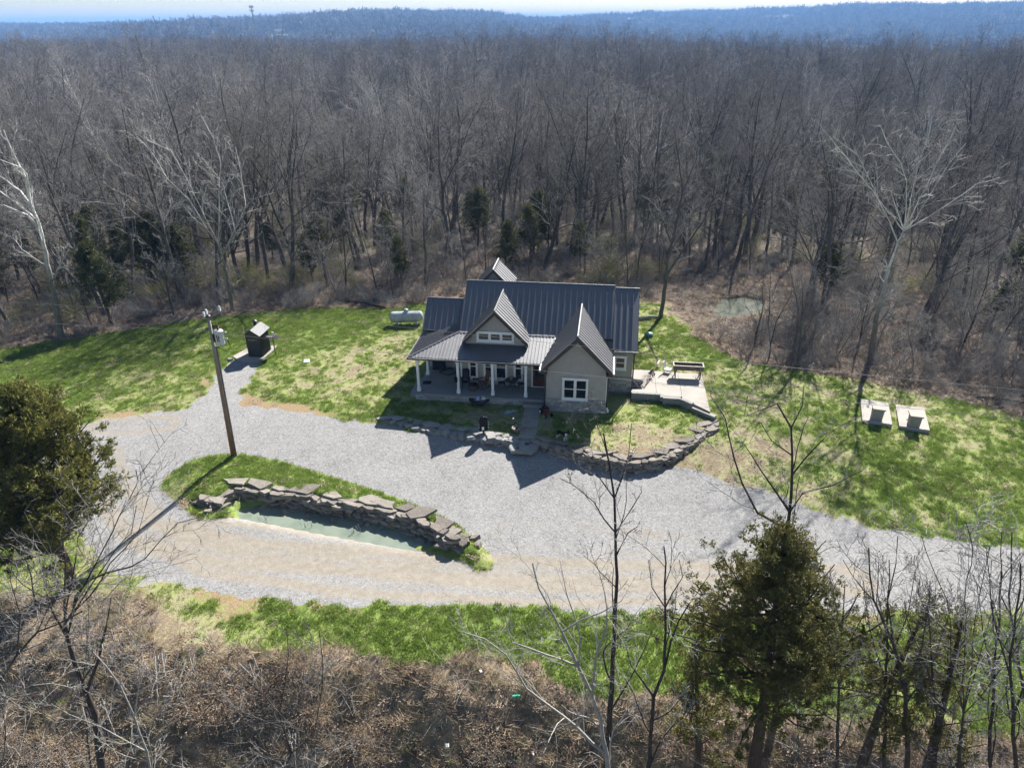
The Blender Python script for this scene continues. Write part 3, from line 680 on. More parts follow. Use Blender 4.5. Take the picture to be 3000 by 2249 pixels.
# gable dormer
DC, DH, DR, DE, DF = -2.222, 2.255, 6.279, 3.981, 0.927
roof_plane([(DC + DH, DF, DE), (DC + DH, onm(DE) + .1, DE), (DC + .02, onm(DR) + .05, DR), (DC, DF, DR)], (0, 1, 0), name='dormer_roof')
roof_plane([(DC - DH, onm(DE) + .1, DE), (DC - DH, DF, DE), (DC, DF, DR), (DC - .02, onm(DR) + .05, DR)], (0, -1, 0), name='dormer_roof')
dwall = MB().prism([(DC - DH + .18, DF + .32, 3.6), (DC + DH - .18, DF + .32, 3.6), (DC + DH - .18, DF + .32, DE - .02), (DC, DF + .32, DR - .28), (DC - DH + .18, DF + .32, DE - .02)], (0, 1.6, 0)).obj('dormer_wall', M['siding'], house)
siding([(DC - DH + .2, 3.75), (DC + DH - .2, 3.75), (DC + DH - .2, DE), (DC, DR - .28), (DC - DH + .2, DE)], DF + .32, dwall)
window(-3.42, -1.05, 4.06, 4.56, DF + .31, cols=3, rails=0)
# rear cross gable peeping over the ridge
roof_plane([(-1.75, 6.5, 5.89), (-1.75, 9.2, 5.89), (-3.18, 9.2, 7.32), (-3.18, 6.5, 7.32)], (0, 1, 0), name='rear_gable_roof')
roof_plane([(-4.61, 9.2, 5.89), (-4.61, 6.5, 5.89), (-3.18, 6.5, 7.32), (-3.18, 9.2, 7.32)], (0, -1, 0), name='rear_gable_roof')
MB().prism([(-4.4, 6.75, 4.5), (-1.96, 6.75, 4.5), (-1.96, 6.75, 5.8), (-3.18, 6.75, 7.05), (-4.4, 6.75, 5.8)], (0, 2.3, 0)).obj('gable_wall', M['siding'], house)
# porch roofs: front slope and hipped side slope
PEV, PEZ, PUL = -0.384, 3.228, -7.953
roof_plane([(PUL, PEV, PEZ), (1.15, PEV, PEZ), (2.05, 2.40, 4.08), (-4.93, 2.40, 4.08)], (1, 0, 0), 0.46, 0.23, name='porch_roof', thick=0.07)
roof_plane([(PUL, 4.2, PEZ), (PUL, PEV, PEZ), (-4.93, 2.40, 4.08), (-4.93, 4.2, 4.08)], (0, -1, 0), 0.46, 0.23, name='porch_roof', thick=0.07)
cap = lambda a, b, r=0.05, m='roof', nm='ridge_cap': MB().tube([a, b], r, 6).obj(nm, M[m], house)
cap((PUL, PEV, PEZ + .03), (-4.95, 2.36, 4.11)); cap((-4.95, 5.635, 6.75), (5.70, 5.635, 6.75)); cap((5.72, 5.56, 6.62), (7.42, 5.56, 6.62)); cap((-7.98, 5.635, 5.31), (-4.9, 5.635, 5.31))
cap((GC, GF - .01, GR + .03), (GC, onm(GR) + .05, GR + .03), 0.075); cap((DC, DF - .01, DR + .03), (DC, onm(DR) + .05, DR + .03), 0.07); cap((-3.18, 6.48, 7.35), (-3.18, 9.2, 7.35), 0.05, 'gutter_white')
# barge boards and soffits of the gables
def barge(c, h, e, r, f, nm='barge_board', d=0.26, w2=0.36):
    for s in (-1, 1):
        a = (c + s * (h + .02), f - 0.03, e - .03); b = (c, f - 0.03, r - .03)
        MB().prism([a, b, (b[0], b[1], b[2] - d * 1.35), (a[0] - s * .02, a[1], a[2] - d)], (0, 0.05, 0)).obj(nm, M['dark_trim'], house)
        MB().prism([(a[0] - s * .03, f + .02, a[2] - d), (b[0], f + .02, b[2] - d * 1.4), (b[0], f + .02, b[2] - d * 1.2), (a[0] - s * .03, f + .02, a[2] - d * .75)], (0, w2, 0)).obj('soffit', M['dark_trim'], house)
barge(GC, GH, GE, GR, GF, w2=0.5); barge(DC, DH, DE, DR, DF, d=0.2, w2=0.3)
for s in (-1, 1): box_part('eave_return', (GC + s * (GH - .02), GF, GE - .32), (GC + s * (GH - .42), GV - .01, GE - .12), M['dark_trim'])
# gutters and downspouts
box_part('gutter', (PUL, PEV - .13, PEZ - .13), (0.95, PEV - .01, PEZ - .015), M['dark_trim'])
box_part('gutter_highlight', (PUL, PEV - .14, PEZ - .035), (0.95, PEV - .13, PEZ + .005), M['gutter_white'])  # pale strips like this paint a highlight along the dark gutter edges
box_part('gutter', (PUL - .13, PEV - .1, PEZ - .13), (PUL - .01, 4.2, PEZ - .015), M['dark_trim'])
box_part('gutter_highlight', (PUL - .14, PEV - .1, PEZ - .035), (PUL - .13, 4.2, PEZ + .005), M['gutter_white'])
box_part('gutter', (5.86, 1.60, 3.38), (7.42, 1.70, 3.49), M['dark_trim']); box_part('gutter_highlight', (5.86, 1.585, 3.46), (7.42, 1.60, 3.50), M['gutter_white'])
box_part('gutter', (GC + GH + .01, GF, GE - .14), (GC + GH + .12, 1.7, GE - .02), M['gutter_white'])
box_part('gutter', (GC - GH - .12, GF, GE - .14), (GC - GH - .01, PEV + .1, GE - .02), M['gutter_white'])
cap((-4.93, 2.30, 4.10), (1.75, 2.30, 4.10), 0.035, 'gutter_white', 'flashing')
def spout(pts): MB().tube(pts, 0.05, 6).obj('downspout', M['dark_trim'], house)
spout([(1.2, -1.0, 3.08), (1.38, -.98, 2.85), (1.38, -.98, 0.1)]); spout([(7.3, 1.68, 3.4), (7.22, 2.02, 3.1), (7.22, 2.02, .35)]); spout([(5.72, -.6, 3.1), (5.52, -.7, 2.85), (5.52, -.7, 0.3)])
MB().tube([(5.6, -1.0, -.05), (5.6, -1.0, 0.22)], 0.07, 10).obj('drain_riser', M['green_plastic'], house); MB().tube([(5.6, -1.0, .22), (5.6, -1.0, 0.36), (5.52, -.86, .44)], 0.062, 10).obj('drain_elbow', M['white_paint'], house)
# porch: slab in sections, stone apron, beam, ceiling, columns
for a, b in ((-7.75, -4.9), (-4.885, -2.4), (-2.385, 0.1), (0.115, 1.44)):
    box_part('porch_slab', (a, -.40, FL - .13), (b, PV + .0, FL), M['concrete_grey'])
box_part('porch_slab', (-7.75, PV + .015, FL - .13), (MU0 - .0, 3.94, FL), M['concrete_grey'])
pf = box_part('porch_foundation', (-7.68, -.33, -.5), (1.44, PV, FL - .13), M['mortar'])
veneer(-7.7, -0.15, -0.05, FL - .13, -.335, pf, hmin=.12, hmax=.17)
box_part('porch_step', (-8.15, -.1, -.2), (-7.76, 2.4, 0.28), M['concrete_grey']); box_part('porch_step', (-0.1, -.75, -.2), (1.3, -.41, .27), M['concrete_grey'])
box_part('porch_beam', (-7.75, -.16, 2.92), (1.3, .12, 3.12), M['dark_trim']); box_part('porch_beam', (-7.72, .13, 2.92), (-7.45, 3.9, 3.12), M['dark_trim'])
box_part('porch_ceiling', (-7.8, -.3, 3.125), (1.3, 3.9, 3.16), M['dark_trim'])
def column(u, v):
    g = MB().box((u, v, (FL + 2.92) / 2), (.17, .17, 2.42 - .0), 0).obj('porch_column', M['white_paint'], house)
    MB().box((u, v, FL + .13), (.24, .24, .26)).box((u, v, FL + .275), (.21, .21, .03)).obj('column_base', M['white_paint'], g)
    MB().box((u, v, 2.85), (.24, .24, .14)).box((u, v, 2.75), (.21, .21, .04)).obj('column_capital', M['white_paint'], g)
for u, v in ((-7.494, 0), (-4.681, 0), (-2.282, 0), (0, 0), (-7.494, 2.6)): column(u, v)
MB().lathe([(0.02, 0), (.07, .03), (.08, .2), (.05, .3), (.01, .34)], (0.02 + .13, PV - .12, 2.3), 10).obj('wall_lantern', M['black_metal'], house)
# ------------------------------------------------------------------ front walk
for i, (a, b) in enumerate(((-.77, -2.05), (-2.08, -3.32), (-3.35, -4.55))):
    k = 0.004 * i
    pts = [hw(0.03 + k, a), hw(1.14, a), hw(1.13, b), hw(0.05 + k, b)]
    z = 0.10 - 0.035 * i
    o = MB().prism([(p[0], p[1], z) for p in pts], (0, 0, -.35)).obj('front_walk_slab', M['concrete'], None, bevel=0.012)
    tag(o, ['concrete walk slab next to the porch step', 'middle concrete slab of the front walk', 'concrete walk slab nearest the flat step stone'][i], 'slab', 'front walk slabs')
# ------------------------------------------------------------------ stones and dry walls
rng = random.Random(11)
def stone_mesh(seed, mat, n=9, jag=0.16, thick=1.0):
    """irregular slab with unit footprint: four rings of an uneven outline"""
    q = random.Random(seed); ang = sorted(2 * math.pi * (i + q.uniform(-.32, .32)) / n for i in range(n)); rad = [0.5 * (1 + q.uniform(-jag, jag) * 1.6) for _ in ang]
    vs = []; fs = []
    for lev, (sc_, z) in enumerate(((0.90, -.5), (1.0, -.36), (0.99, .34), (0.94, .48))):
        for i, t in enumerate(ang):
            j = 1 + q.uniform(-.05, .05); vs.append((math.cos(t) * rad[i] * sc_ * j, math.sin(t) * rad[i] * sc_ * j, thick * (z + q.uniform(-.07, .07))))
    vs.append((q.uniform(-.1, .1), q.uniform(-.1, .1), thick * 0.52)); vs.append((0, 0, -.52 * thick))
    for l in range(3):
        for i in range(n): fs.append((l * n + i, l * n + (i + 1) % n, (l + 1) * n + (i + 1) % n, (l + 1) * n + i))
    for i in range(n): fs.append((3 * n + i, 3 * n + (i + 1) % n, 4 * n)); fs.append(((i + 1) % n, i, 4 * n + 1))
    return MB().add(vs, fs).mesh('stone', mat)
ST_L = [stone_mesh(100 + i, M['ledge_stone'], rng.choice((5, 6, 7, 8)), .26) for i in range(14)]
ST_G = [stone_mesh(200 + i, M['grey_stone'], rng.choice((7, 8, 9, 10)), .18) for i in range(14)]
def put_stone(parent, p, dims, rz, lib, tilt=0.05, name='stone'):
    o = bpy.data.objects.new(name, rng.choice(lib)); o.location = p; o.scale = dims
    o.rotation_euler = (rng.uniform(-tilt, tilt), rng.uniform(-tilt, tilt), rz); link(o, parent); return o
def polyline_pts(line, step):
    out = []; carry = 0.0
    for (ax, ay), (bx, by) in zip(line[:-1], line[1:]):
        L = math.hypot(bx - ax, by - ay); t = carry
        while t < L: out.append((ax + (bx - ax) * t / L, ay + (by - ay) * t / L, math.atan2(by - ay, bx - ax))); t += step * rng.uniform(.85, 1.15)
        carry = t - L
    return out
# pond retaining wall
CAPZ = -0.30
pw = empty('pond_retaining_wall', (*gz(950, 1470, 0)[:2], -1.0), 0, 'dark dry stacked ledge stone wall curving along the pond', 'stone wall')
ox_, oy_, oz_ = pw.location
caps = [(628, 1450, 1.75, 1.05, .30, .2, -.25), (690, 1408, 1.5, .75, .2, .25, .05), (762, 1416, 1.35, .95, .2, -.35, .05), (822, 1428, 1.3, .75, .16, -.15, .0), (890, 1430, 1.9, 1.25, .18, -.1, 0), (972, 1446, 1.3, .95, .15, -.2, 0), (1014, 1462, 1.2, .7, .17, .15, -.06),
        (1080, 1461, 1.35, .9, .18, -.1, 0), (1130, 1472, 1.3, .85, .17, 0, 0), (1186, 1484, .95, .7, .2, .1, -.05), (1240, 1497, 1.45, 1.3, .2, .2, 0), (1296, 1528, 1.3, .95, .17, -.3, -.12), (1320, 1556, 1.0, .75, .16, .3, -.25), (1356, 1568, .8, .6, .3, 0, -.5)]
line = []
for (px, py, sx, sy, th, rz, dz) in caps:
    p = gz(px, py, CAPZ + dz); put_stone(pw, (p[0] - ox_, p[1] - oy_, CAPZ + dz - th / 2 - oz_), (sx, sy, th), rz - .25, ST_L, .05, 'cap_stone')
wl = WALL
for c in range(8):
    z = -1.36 + c * 0.125
    for (x, y, an) in polyline_pts(wl, .52):
        nx_, ny_ = math.sin(an), -math.cos(an); k = .04 - c * .03 + rng.uniform(-.14, .1)
        put_stone(pw, (x + nx_ * k - ox_ + rng.uniform(-.1, .1), y + ny_ * k - oy_, z + rng.uniform(-.02, .03) - oz_), (rng.uniform(.5, 1.05), rng.uniform(.45, .7), rng.uniform(.14, .21)), an + rng.uniform(-.22, .22), ST_L, .1)
for i in range(34):   # loose stones at the foot and at the far end
    x, y, an = rng.choice(polyline_pts(wl, .5)); nx_, ny_ = math.sin(an), -math.cos(an); k = rng.uniform(.2, .5)
    put_stone(pw, (x + nx_ * k - ox_, y + ny_ * k - oy_, -1.22 - oz_), (rng.uniform(.25, .6), rng.uniform(.2, .4), rng.uniform(.12, .25)), rng.uniform(0, 3), ST_L, .3)
for px, py in ((1330, 1600), (1365, 1590), (1300, 1606), (1385, 1580), (1400, 1600), (1340, 1578), (1290, 1600), (600, 1490), (570, 1480), (612, 1500), (650, 1492)):
    p = at(px, py); put_stone(pw, (p[0] - ox_, p[1] - oy_, p[2] + .05 - oz_), (rng.uniform(.3, .8), rng.uniform(.3, .5), rng.uniform(.2, .35)), rng.uniform(0, 3), ST_L, .25)
# yard retaining walls either side of the walk
def yard_wall(name, label, pts, capd, rows, lib, lib2):
    e = empty(name, at(*pts[len(pts) // 2]), 0, label, 'stone wall'); ex, ey, ez = e.location
    ln = [gz(px, py, -.05)[:2] for px, py in pts]
    for r in range(rows):
        for (x, y, an) in polyline_pts(ln, .55):
            k = .26 - .05 * r; g = tz(x + math.sin(an) * .6, y - math.cos(an) * .6); zb = g + .08 + r * .17
            if zb > -.02: zb = -.12 - .1 * rng.random()
            put_stone(e, (x + math.sin(an) * k - ex, y - math.cos(an) * k - ey, zb - ez), (rng.uniform(.4, .85), rng.uniform(.4, .6), rng.uniform(.16, .24)), an + rng.uniform(-.2, .2), lib2, .1)
    for (px, py, sx, sy, th, rz) in capd:
        p = gz(px, py, .02); put_stone(e, (p[0] - ex, p[1] - ey, .02 - th * .35 - ez), (sx * 1.04, sy * .9, th * .9), rz - .15, lib, .07, 'cap_stone')
    return e
yard_wall('yard_stone_wall', 'low grey boulder wall along the shaded yard left of the walk', [(1112, 1224), (1200, 1241), (1330, 1266), (1440, 1279), (1512, 1287)],
          [(1118, 1224, .7, .45, .35, .2), (1140, 1222, .75, .55, .5, .5), (1163, 1224, .75, .6, .55, -.3), (1183, 1224, .7, .5, .4, .4), (1200, 1230, .8, .55, .45, .1), (1223, 1238, .85, .65, .55, -.2), (1262, 1244, 1.6, .7, .5, -.15), (1316, 1250, 1.5, .85, .5, 0), (1360, 1254, 1.1, .65, .45, .1),
           (1392, 1258, .8, .6, .4, 0), (1406, 1268, 1.15, .7, .4, .1), (1434, 1270, .75, .6, .35, -.2), (1458, 1271, .9, .55, .3, .15), (1488, 1275, 1.0, .5, .3, 0), (1504, 1283, .7, .5, .35, 0)], 4, ST_G, ST_G)
yard_wall('yard_ledge_wall', 'ledge stone wall curving round the sunny yard right of the walk', [(1576, 1290), (1640, 1304), (1740, 1334), (1850, 1352), (1935, 1342), (2000, 1306), (2050, 1268), (2095, 1236)],
          [(1592, 1284, 1.35, .7, .45, -.3), (1640, 1293, 1.5, .65, .42, -.15), (1704, 1310, 1.0, .7, .35, -.2), (1730, 1318, 1.0, .65, .3, .2), (1768, 1324, 1.7, .7, .26, .02), (1818, 1336, 1.1, .75, .3, -.5), (1868, 1334, 1.9, 1.0, .3, .05), (1930, 1320, 1.5, .85, .24, .3), (1968, 1306, 1.15, .75, .24, .45), (2010, 1288, 1.6, .7, .28, .5),
           (2038, 1258, 1.2, .7, .24, .1), (2072, 1238, 1.6, .75, .24, .35), (2090, 1256, .9, .6, .3, .3)], 5, ST_L, ST_L)
# big flat stepping stone at the end of the walk
p = gz(1530, 1305, -.12)
o = bpy.data.objects.new('stepping_stone', stone_mesh(901, M['grey_stone'], 12, .13)); o.location = (p[0], p[1], -.27); o.scale = (1.95, 1.5, .3); o.rotation_euler = (0.02, 0, .1)
link(o); tag(o, 'large flat pitted stone at the foot of the front walk', 'stepping stone')
for dx, dy, r_ in ((.32, .18, .14), (-.3, .12, .1), (-.32, -.22, .09), (.62, .28, .1)):
    h = MB().lathe([(r_ * 1.15, .0), (r_ * 1.0, .012), (r_ * .72, .006), (0.01, -.02)], (0, 0, 0), 12).obj('pit', M['dark_bark'], None); h.parent = o; h.location = (dx / 1.95, dy / 1.5, .50); h.scale = (1 / 1.95, 1 / 1.5, 1 / .3)
# ------------------------------------------------------------------ patio with its block retaining wall
PZ = 0.45
patio = empty('patio', hw(9.5, 3, 0), HA, 'pale concrete patio at the right end of the house', 'patio')
def lp(u, v, z): return (u - 9.5, v - 3, z)
for (u0, u1, v0, v1) in ((7.18, 8.9, 3.0, 5.27), (8.915, 10.6, 3.0, 5.2), (10.615, 12.3, 3.0, 5.1), (7.18, 8.9, 1.62, 2.985), (8.915, 10.6, 1.35, 2.985)):
    MB().bb(lp(u0, v0, PZ - .15), lp(u1, v1, PZ)).obj('slab', M['concrete_pale'], patio, bevel=.008)
MB().prism([lp(10.615, 1.15, PZ), lp(11.2, .55, PZ), lp(12.28, .55, PZ), lp(12.3, 2.985, PZ), lp(10.615, 2.985, PZ)], (0, 0, -.15)).obj('slab', M['concrete_pale'], patio, bevel=.008)
MB().prism([lp(11.2, .535, PZ), lp(12.3, -.5, PZ - .03), lp(12.28, .535, PZ)], (0, 0, -.15)).obj('slab', M['concrete_pale'], patio)
pwall = empty('patio_retaining_wall', hw(9.5, 1.2, -.3), HA, 'grey block retaining wall edging the front of the patio', 'retaining wall')
def block_run(a, b, ztop, zbot, cap=True):
    ax, ay = a; bx, by = b; L = math.hypot(bx - ax, by - ay); an = math.atan2(by - ay, bx - ax); n = max(1, round(L / .42)); z = zbot; r = 0
    while z < ztop - .05:
        for i in range(n):
            t = (i + .5) / n; MB().box((0, 0, 0), (L / n - .012, .26, .138)).obj('block', M['concrete_grey'], pwall, loc=(ax + (bx - ax) * t - 9.5, ay + (by - ay) * t - 1.2, z + .07 + .3), rz=an)
        z += .15; r += 1
    for i in range(max(1, n // 2)):
        m_ = max(1, n // 2); t = (i + .5) / m_; MB().box((0, 0, 0), (L / m_ - .01, .33, .06)).obj('cap_block', M['concrete'], pwall, loc=(ax + (bx - ax) * t - 9.5, ay + (by - ay) * t - 1.2, ztop + .03 + .3), rz=an, bevel=.008)
block_run((7.2, 1.45), (9.22, 1.45), PZ, -.2); block_run((9.3, 1.0), (10.5, 1.0), PZ + .02, -.2); block_run((10.55, .95), (11.25, .35), PZ + .02, -.2); block_run((11.2, .3), (12.62, -.85), PZ - .2, -.3)
MB().box((9.26 - 9.5, 1.22 - 1.2, .35 + .3), (.26, .4, .34)).obj('end_block', M['concrete_grey'], pwall)
# ------------------------------------------------------------------ utility pole and power lines
rng = random.Random(21)
PB = at(683, 1333); PT = Vector(aty(610, 928, 36.3))
def _pole_wood():
    k = NT('weathered_pole_wood', 0.9, 0.2); o = k.obj(); z = k.n('SeparateXYZ', Vector=o).outputs[2]
    st = k.n('Mapping', Vector=o); st.inputs['Scale'].default_value = (14, 14, .6); n = k.noise(st.outputs[0], 2.0, 6.0, .7)
    grey = k.ramp(n, [(.3, (.2, .18, .155)), (.7, (.4, .365, .32))]); red = k.ramp(n, [(.3, (.12, .055, .03)), (.7, (.34, .165, .085))])
    k.set('Base Color', k.mix(k.rng(k.math('ADD', z, k.math('MULTIPLY', n, 1.5)), 1.2, 8.5), red, grey)); k.bump(n, .5, .02); return k.m
M['pole_wood'] = _pole_wood()
pole = empty('utility_pole', PB, 0, 'tall leaning wooden utility pole carrying a transformer', 'utility pole')
axis = PT - Vector(PB); Lp = axis.length
def on(t, off=(0, 0, 0)): q = axis * t; return (q.x + off[0], q.y + off[1], q.z + off[2])
MB().tube([on(-.08), on(.25), on(.5), on(.75), on(1)], [.135, .125, .11, .098, .085], 12).obj('shaft', M['pole_wood'], pole, True)
MB().lathe([(.14, 0), (.15, .06), (.05, .12)], on(1), 10).obj('pole_cap', M['black_metal'], pole)
MB().tube([on(.97), on(.985, (.28, -.05, .35)), on(.985, (.72, -.05, .5))], .045, 7).obj('bracket_arm', M['grey_metal'], pole)
for nm, off in (('insulator', (.72, -.05, .62)), ('insulator', (-.05, 0, .42)), ('insulator', (-.22, 0, .28))):
    MB().lathe([(.04, -.14), (.085, -.1), (.05, -.05), (.09, 0), (.05, .05), (.08, .1), (.03, .16)], on(.985, off), 9).obj(nm, M['pale_grey'], pole)
MB().tube([on(.985, (.72, -.05, .45)), on(.985, (.76, -.05, .1))], .05, 7).obj('fuse_cutout', M['grey_metal'], pole)
tc = on(.872, (.48, -.12, 0))
tr = MB().lathe([(.05, -.42), (.22, -.41), (.23, -.37), (.23, .32), (.25, .33), (.25, .38), (.2, .43), (.02, .46)], tc, 18).obj('transformer', M['pale_grey'], pole, True)
MB().lathe([(.05, 0), (.08, .06), (.045, .1), (.08, .16), (.045, .2), (.07, .26), (.02, .34)], (tc[0], tc[1], tc[2] + .44), 9).obj('bushing', M['red_paint'], tr)
for dz in (-.1, .28): MB().tube([(tc[0] + .21, tc[1], tc[2] + dz), (tc[0] + .42, tc[1], tc[2] + dz + .03)], .05, 7).obj('terminal', M['pale_grey'], tr)
MB().box((tc[0] - .31, tc[1] + .05, tc[2] - .05), (.12, .1, .5)).obj('hanger', M['black_metal'], pole)
# stencilled pole marks on the tank, dark strokes as on the photo
g = MB()
for dx, dz, w_, h_, rz in ((-.06, .13, .05, .14, 0), (.05, .1, .05, .12, 0), (0, .0, .13, .045, 0), (-.05, -.09, .05, .12, 0), (.03, -.14, .1, .05, 0)):
    g.box((tc[0] + dx, tc[1] - .234, tc[2] + dz), (w_, .012, h_))
g.obj('stencil_mark', M['black_metal'], tr)
MB().tube([on(.80, (.17, -.05, .1)), on(.79, (.17, -.05, 0)), on(.4, (.19, -.05, 0)), on(0.0, (.21, -.05, 0))], .055, 7).obj('conduit', M['grey_metal'], pole)
MB().tube([(tc[0] + .42, tc[1], tc[2] - .1), (tc[0] + .5, tc[1], tc[2] - .6), (tc[0] + .2, tc[1], tc[2] - .85), on(.80, (.17, -.05, .08))], .018, 5).obj('service_lead', M['rubber'], pole)
pw_ = Vector(PB)
def wire(a, b, sag, label):
    a, b = Vector(a), Vector(b); n = 40
    pts = [a.lerp(b, i / n) + Vector((0, 0, -sag * 4 * (i / n) * (1 - i / n))) for i in range(n + 1)]
    e = pts[0]; o = MB().tube([q - e for q in pts], .009, 5).obj('power_line', M['wire'], None, loc=e); tag(o, label, 'power line')
top = pw_ + Vector(on(.985, (.72, -.05, .75))); top2 = pw_ + Vector(on(.985, (-.22, 0, .4))); low = pw_ + Vector(on(.872, (.3, -.1, .3)))
dr_ = Vector((38.8, -9.1, 0))
wire(top, Vector((22.2, 27.2, 8.95)) + dr_ * .55, .25, 'upper power line crossing in front of the house to the right')
wire(low, Vector((22.43, 27.02, 8.0)) + dr_ * .55, .45, 'lower power line crossing in front of the porch to the right')
wire(top2, Vector((-29.7, 38.9, 9.25)) + Vector((-13, 2.6, .1)) * 1.6, .2, 'upper power line running off to the left past the pole')
wire(pw_ + Vector(on(.872, (-.1, 0, .35))), Vector(gz(25, 941, 8.15)) + Vector((-13, 2.6, .1)) * 1.4, .25, 'lower power line running off to the left of the pole')
# ------------------------------------------------------------------ outdoor wood boiler, slab, dish, panel
bx = at(735, 1046); ba = math.atan2(gz(774, 1048)[1] - gz(735, 1046)[1], gz(774, 1048)[0] - gz(735, 1046)[0])
boil = empty('wood_boiler', (bx[0] + .55, bx[1] + .62, bx[2]), ba, 'small black ribbed metal furnace shed with a gabled top', 'furnace')
BW, BD, BH = 1.14, 1.55, 1.95
MB().bb((-BW / 2, -BD / 2, .08), (BW / 2, BD / 2, BH)).obj('body', M['black_metal'], boil)
for s in (-1, 1):
    for i in range(9): MB().box((s * (BW / 2 + .014), -BD / 2 + .1 + i * .168, 1.0), (.028, .05, 1.8)).obj('rib', M['black_metal'], boil)
MB().prism([(-BW / 2, -BD / 2 - .02, BH), (BW / 2, -BD / 2 - .02, BH), (0, -BD / 2 - .02, BH + .38)], (0, BD + .04, 0)).obj('gable', M['black_metal'], boil)
for s, mt in ((-1, 'black_metal'), (1, 'grey_metal')):
    MB().prism([(s * (BW / 2 + .14), -BD / 2 - .14, BH - .06), (0, -BD / 2 - .14, BH + .42), (0, BD / 2 + .14, BH + .42), (s * (BW / 2 + .14), BD / 2 + .14, BH - .06)], (0, 0, .035)).obj('roof_sheet', M[mt], boil)
ch = MB().lathe([(.13, 0), (.13, .42), (.2, .43), (.2, .47), (.06, .56)], (-.12, .25, BH + .3), 12).obj('chimney', M['black_metal'], boil)
MB().bb((-.42, -BD / 2 - .03, .25), (.42, -BD / 2 - .012, 1.3)).obj('door', M['black_metal'], boil)
sg = MB().bb((-.38, -BD / 2 - .03, 1.42), (.38, -BD / 2 - .012, 1.64)).obj('sign_plate', M['black_metal'], boil)
M['sign_letter'] = plain('sign_letter', (.30, .22, .19), .6, .3, var=.4, scale=12)
g = MB()   # worn lettering: too faint in the photograph to read, so only its strokes
for i in range(7):
    x = -.33 + i * .105
    for j in range(3):
        if rng.random() < .8: g.bb((x, -BD / 2 - .036, 1.45 + j * .06), (x + rng.uniform(.05, .08), -BD / 2 - .0305, 1.45 + j * .06 + .035))
g.obj('worn_lettering', M['sign_letter'], sg)
pts = [gz(px, py, .02) for px, py in ((683, 1046), (735, 1016), (812, 1014), (806, 1024), (775, 1049), (750, 1062), (700, 1058))]
o = MB().prism([(p[0], p[1], bx[2] + .09) for p in pts], (0, 0, -.3)).obj('furnace_slab', M['concrete_pale'], None); tag(o, 'pale concrete slab under the black furnace shed', 'slab')
d = at(808, 1041); dish = empty('satellite_dish', d, 0, 'dark round dish on a post beside the furnace shed', 'satellite dish')
MB().tube([(0, 0, -.2), (0, 0, 1.25), (-.02, .05, 1.4)], .045, 8).obj('post', M['grey_metal'], dish)
g = MB(); prof = [(.02, .0), (.25, .02), (.45, .07), (.58, .14)]; g.lathe(prof + [(.58, .16), (.45, .09), (.25, .04), (.02, .02)], (0, 0, 0), 20)
dd = g.obj('reflector', M['dark_trim'], dish, True); dd.location = (-.05, .1, 1.42); dd.rotation_euler = (R(-14), R(6), 0)
MB().tube([(-.05, -.35, 1.5), (.0, .1, 1.85)], .02, 5).box((0, .12, 1.9), (.16, .1, .1)).obj('feed_horn', M['pale_grey'], dish)
p = at(899, 1058); o = MB().box((0, 0, .03), (.48, .62, .05), .2).obj('white_board', M['pale_grey'], None, loc=p); tag(o, 'small white board lying on the left lawn', 'board')
p = at(674, 1056); o = bpy.data.objects.new('loose_rock', ST_G[2]); o.location = (p[0], p[1], p[2] + .08); o.scale = (.42, .3, .22); link(o); tag(o, 'pale loose rock on the gravel by the furnace slab', 'rock')
p = at(755, 1063); o = bpy.data.objects.new('loose_rock', ST_L[3]); o.location = (p[0], p[1], p[2] + .06); o.scale = (.55, .3, .2); link(o); tag(o, 'dark flat rock at the edge of the furnace slab', 'rock')
# ------------------------------------------------------------------ propane tank
a, b = at(1152, 954), at(1232, 951); e = empty('propane_tank', ((a[0] + b[0]) / 2, (a[1] + b[1]) / 2 + .2, a[2]), math.atan2(b[1] - a[1], b[0] - a[0]), 'long pale grey propane tank on the grass at the wood edge', 'propane tank')
prof = []
for i in range(7): t = i / 6 * math.pi / 2; prof.append((.47 * math.sin(t) + .01, -1.16 - .3 * math.cos(t)))
prof += [(.475, 1.16)] + [(.47 * math.sin(math.pi / 2 * (1 - i / 6)) + .01, 1.16 + .3 * math.cos(math.pi / 2 * (1 - i / 6))) for i in range(1, 7)]
def _tank():
    k = NT('weathered_tank_paint', .55, .4); o_ = k.obj(); n = k.noise(o_, 2.0, 6.0, .7); k.set('Base Color', k.ramp(n, [(.3, (.17, .19, .21)), (.5, (.34, .38, .42)), (.75, (.5, .52, .53))])); return k.m
M['tank'] = _tank()
t_ = MB().lathe(prof, (0, 0, 0), 18).obj('tank', M['tank'], e, True); t_.rotation_euler = (0, R(90), 0); t_.location = (0, 0, .72)
MB().lathe([(.19, 0), (.2, .2), (.16, .27), (.02, .3)], (0, 0, 1.15), 14).obj('dome_cover', M['tank'], e, True)
for s in (-.8, .8):
    MB().box((s, 0, .15), (.12, .6, .38)).obj('leg', M['tank'], e); MB().box((s, 0, -.02), (.35, .7, .1)).obj('footing_block', M['concrete_grey'], e)
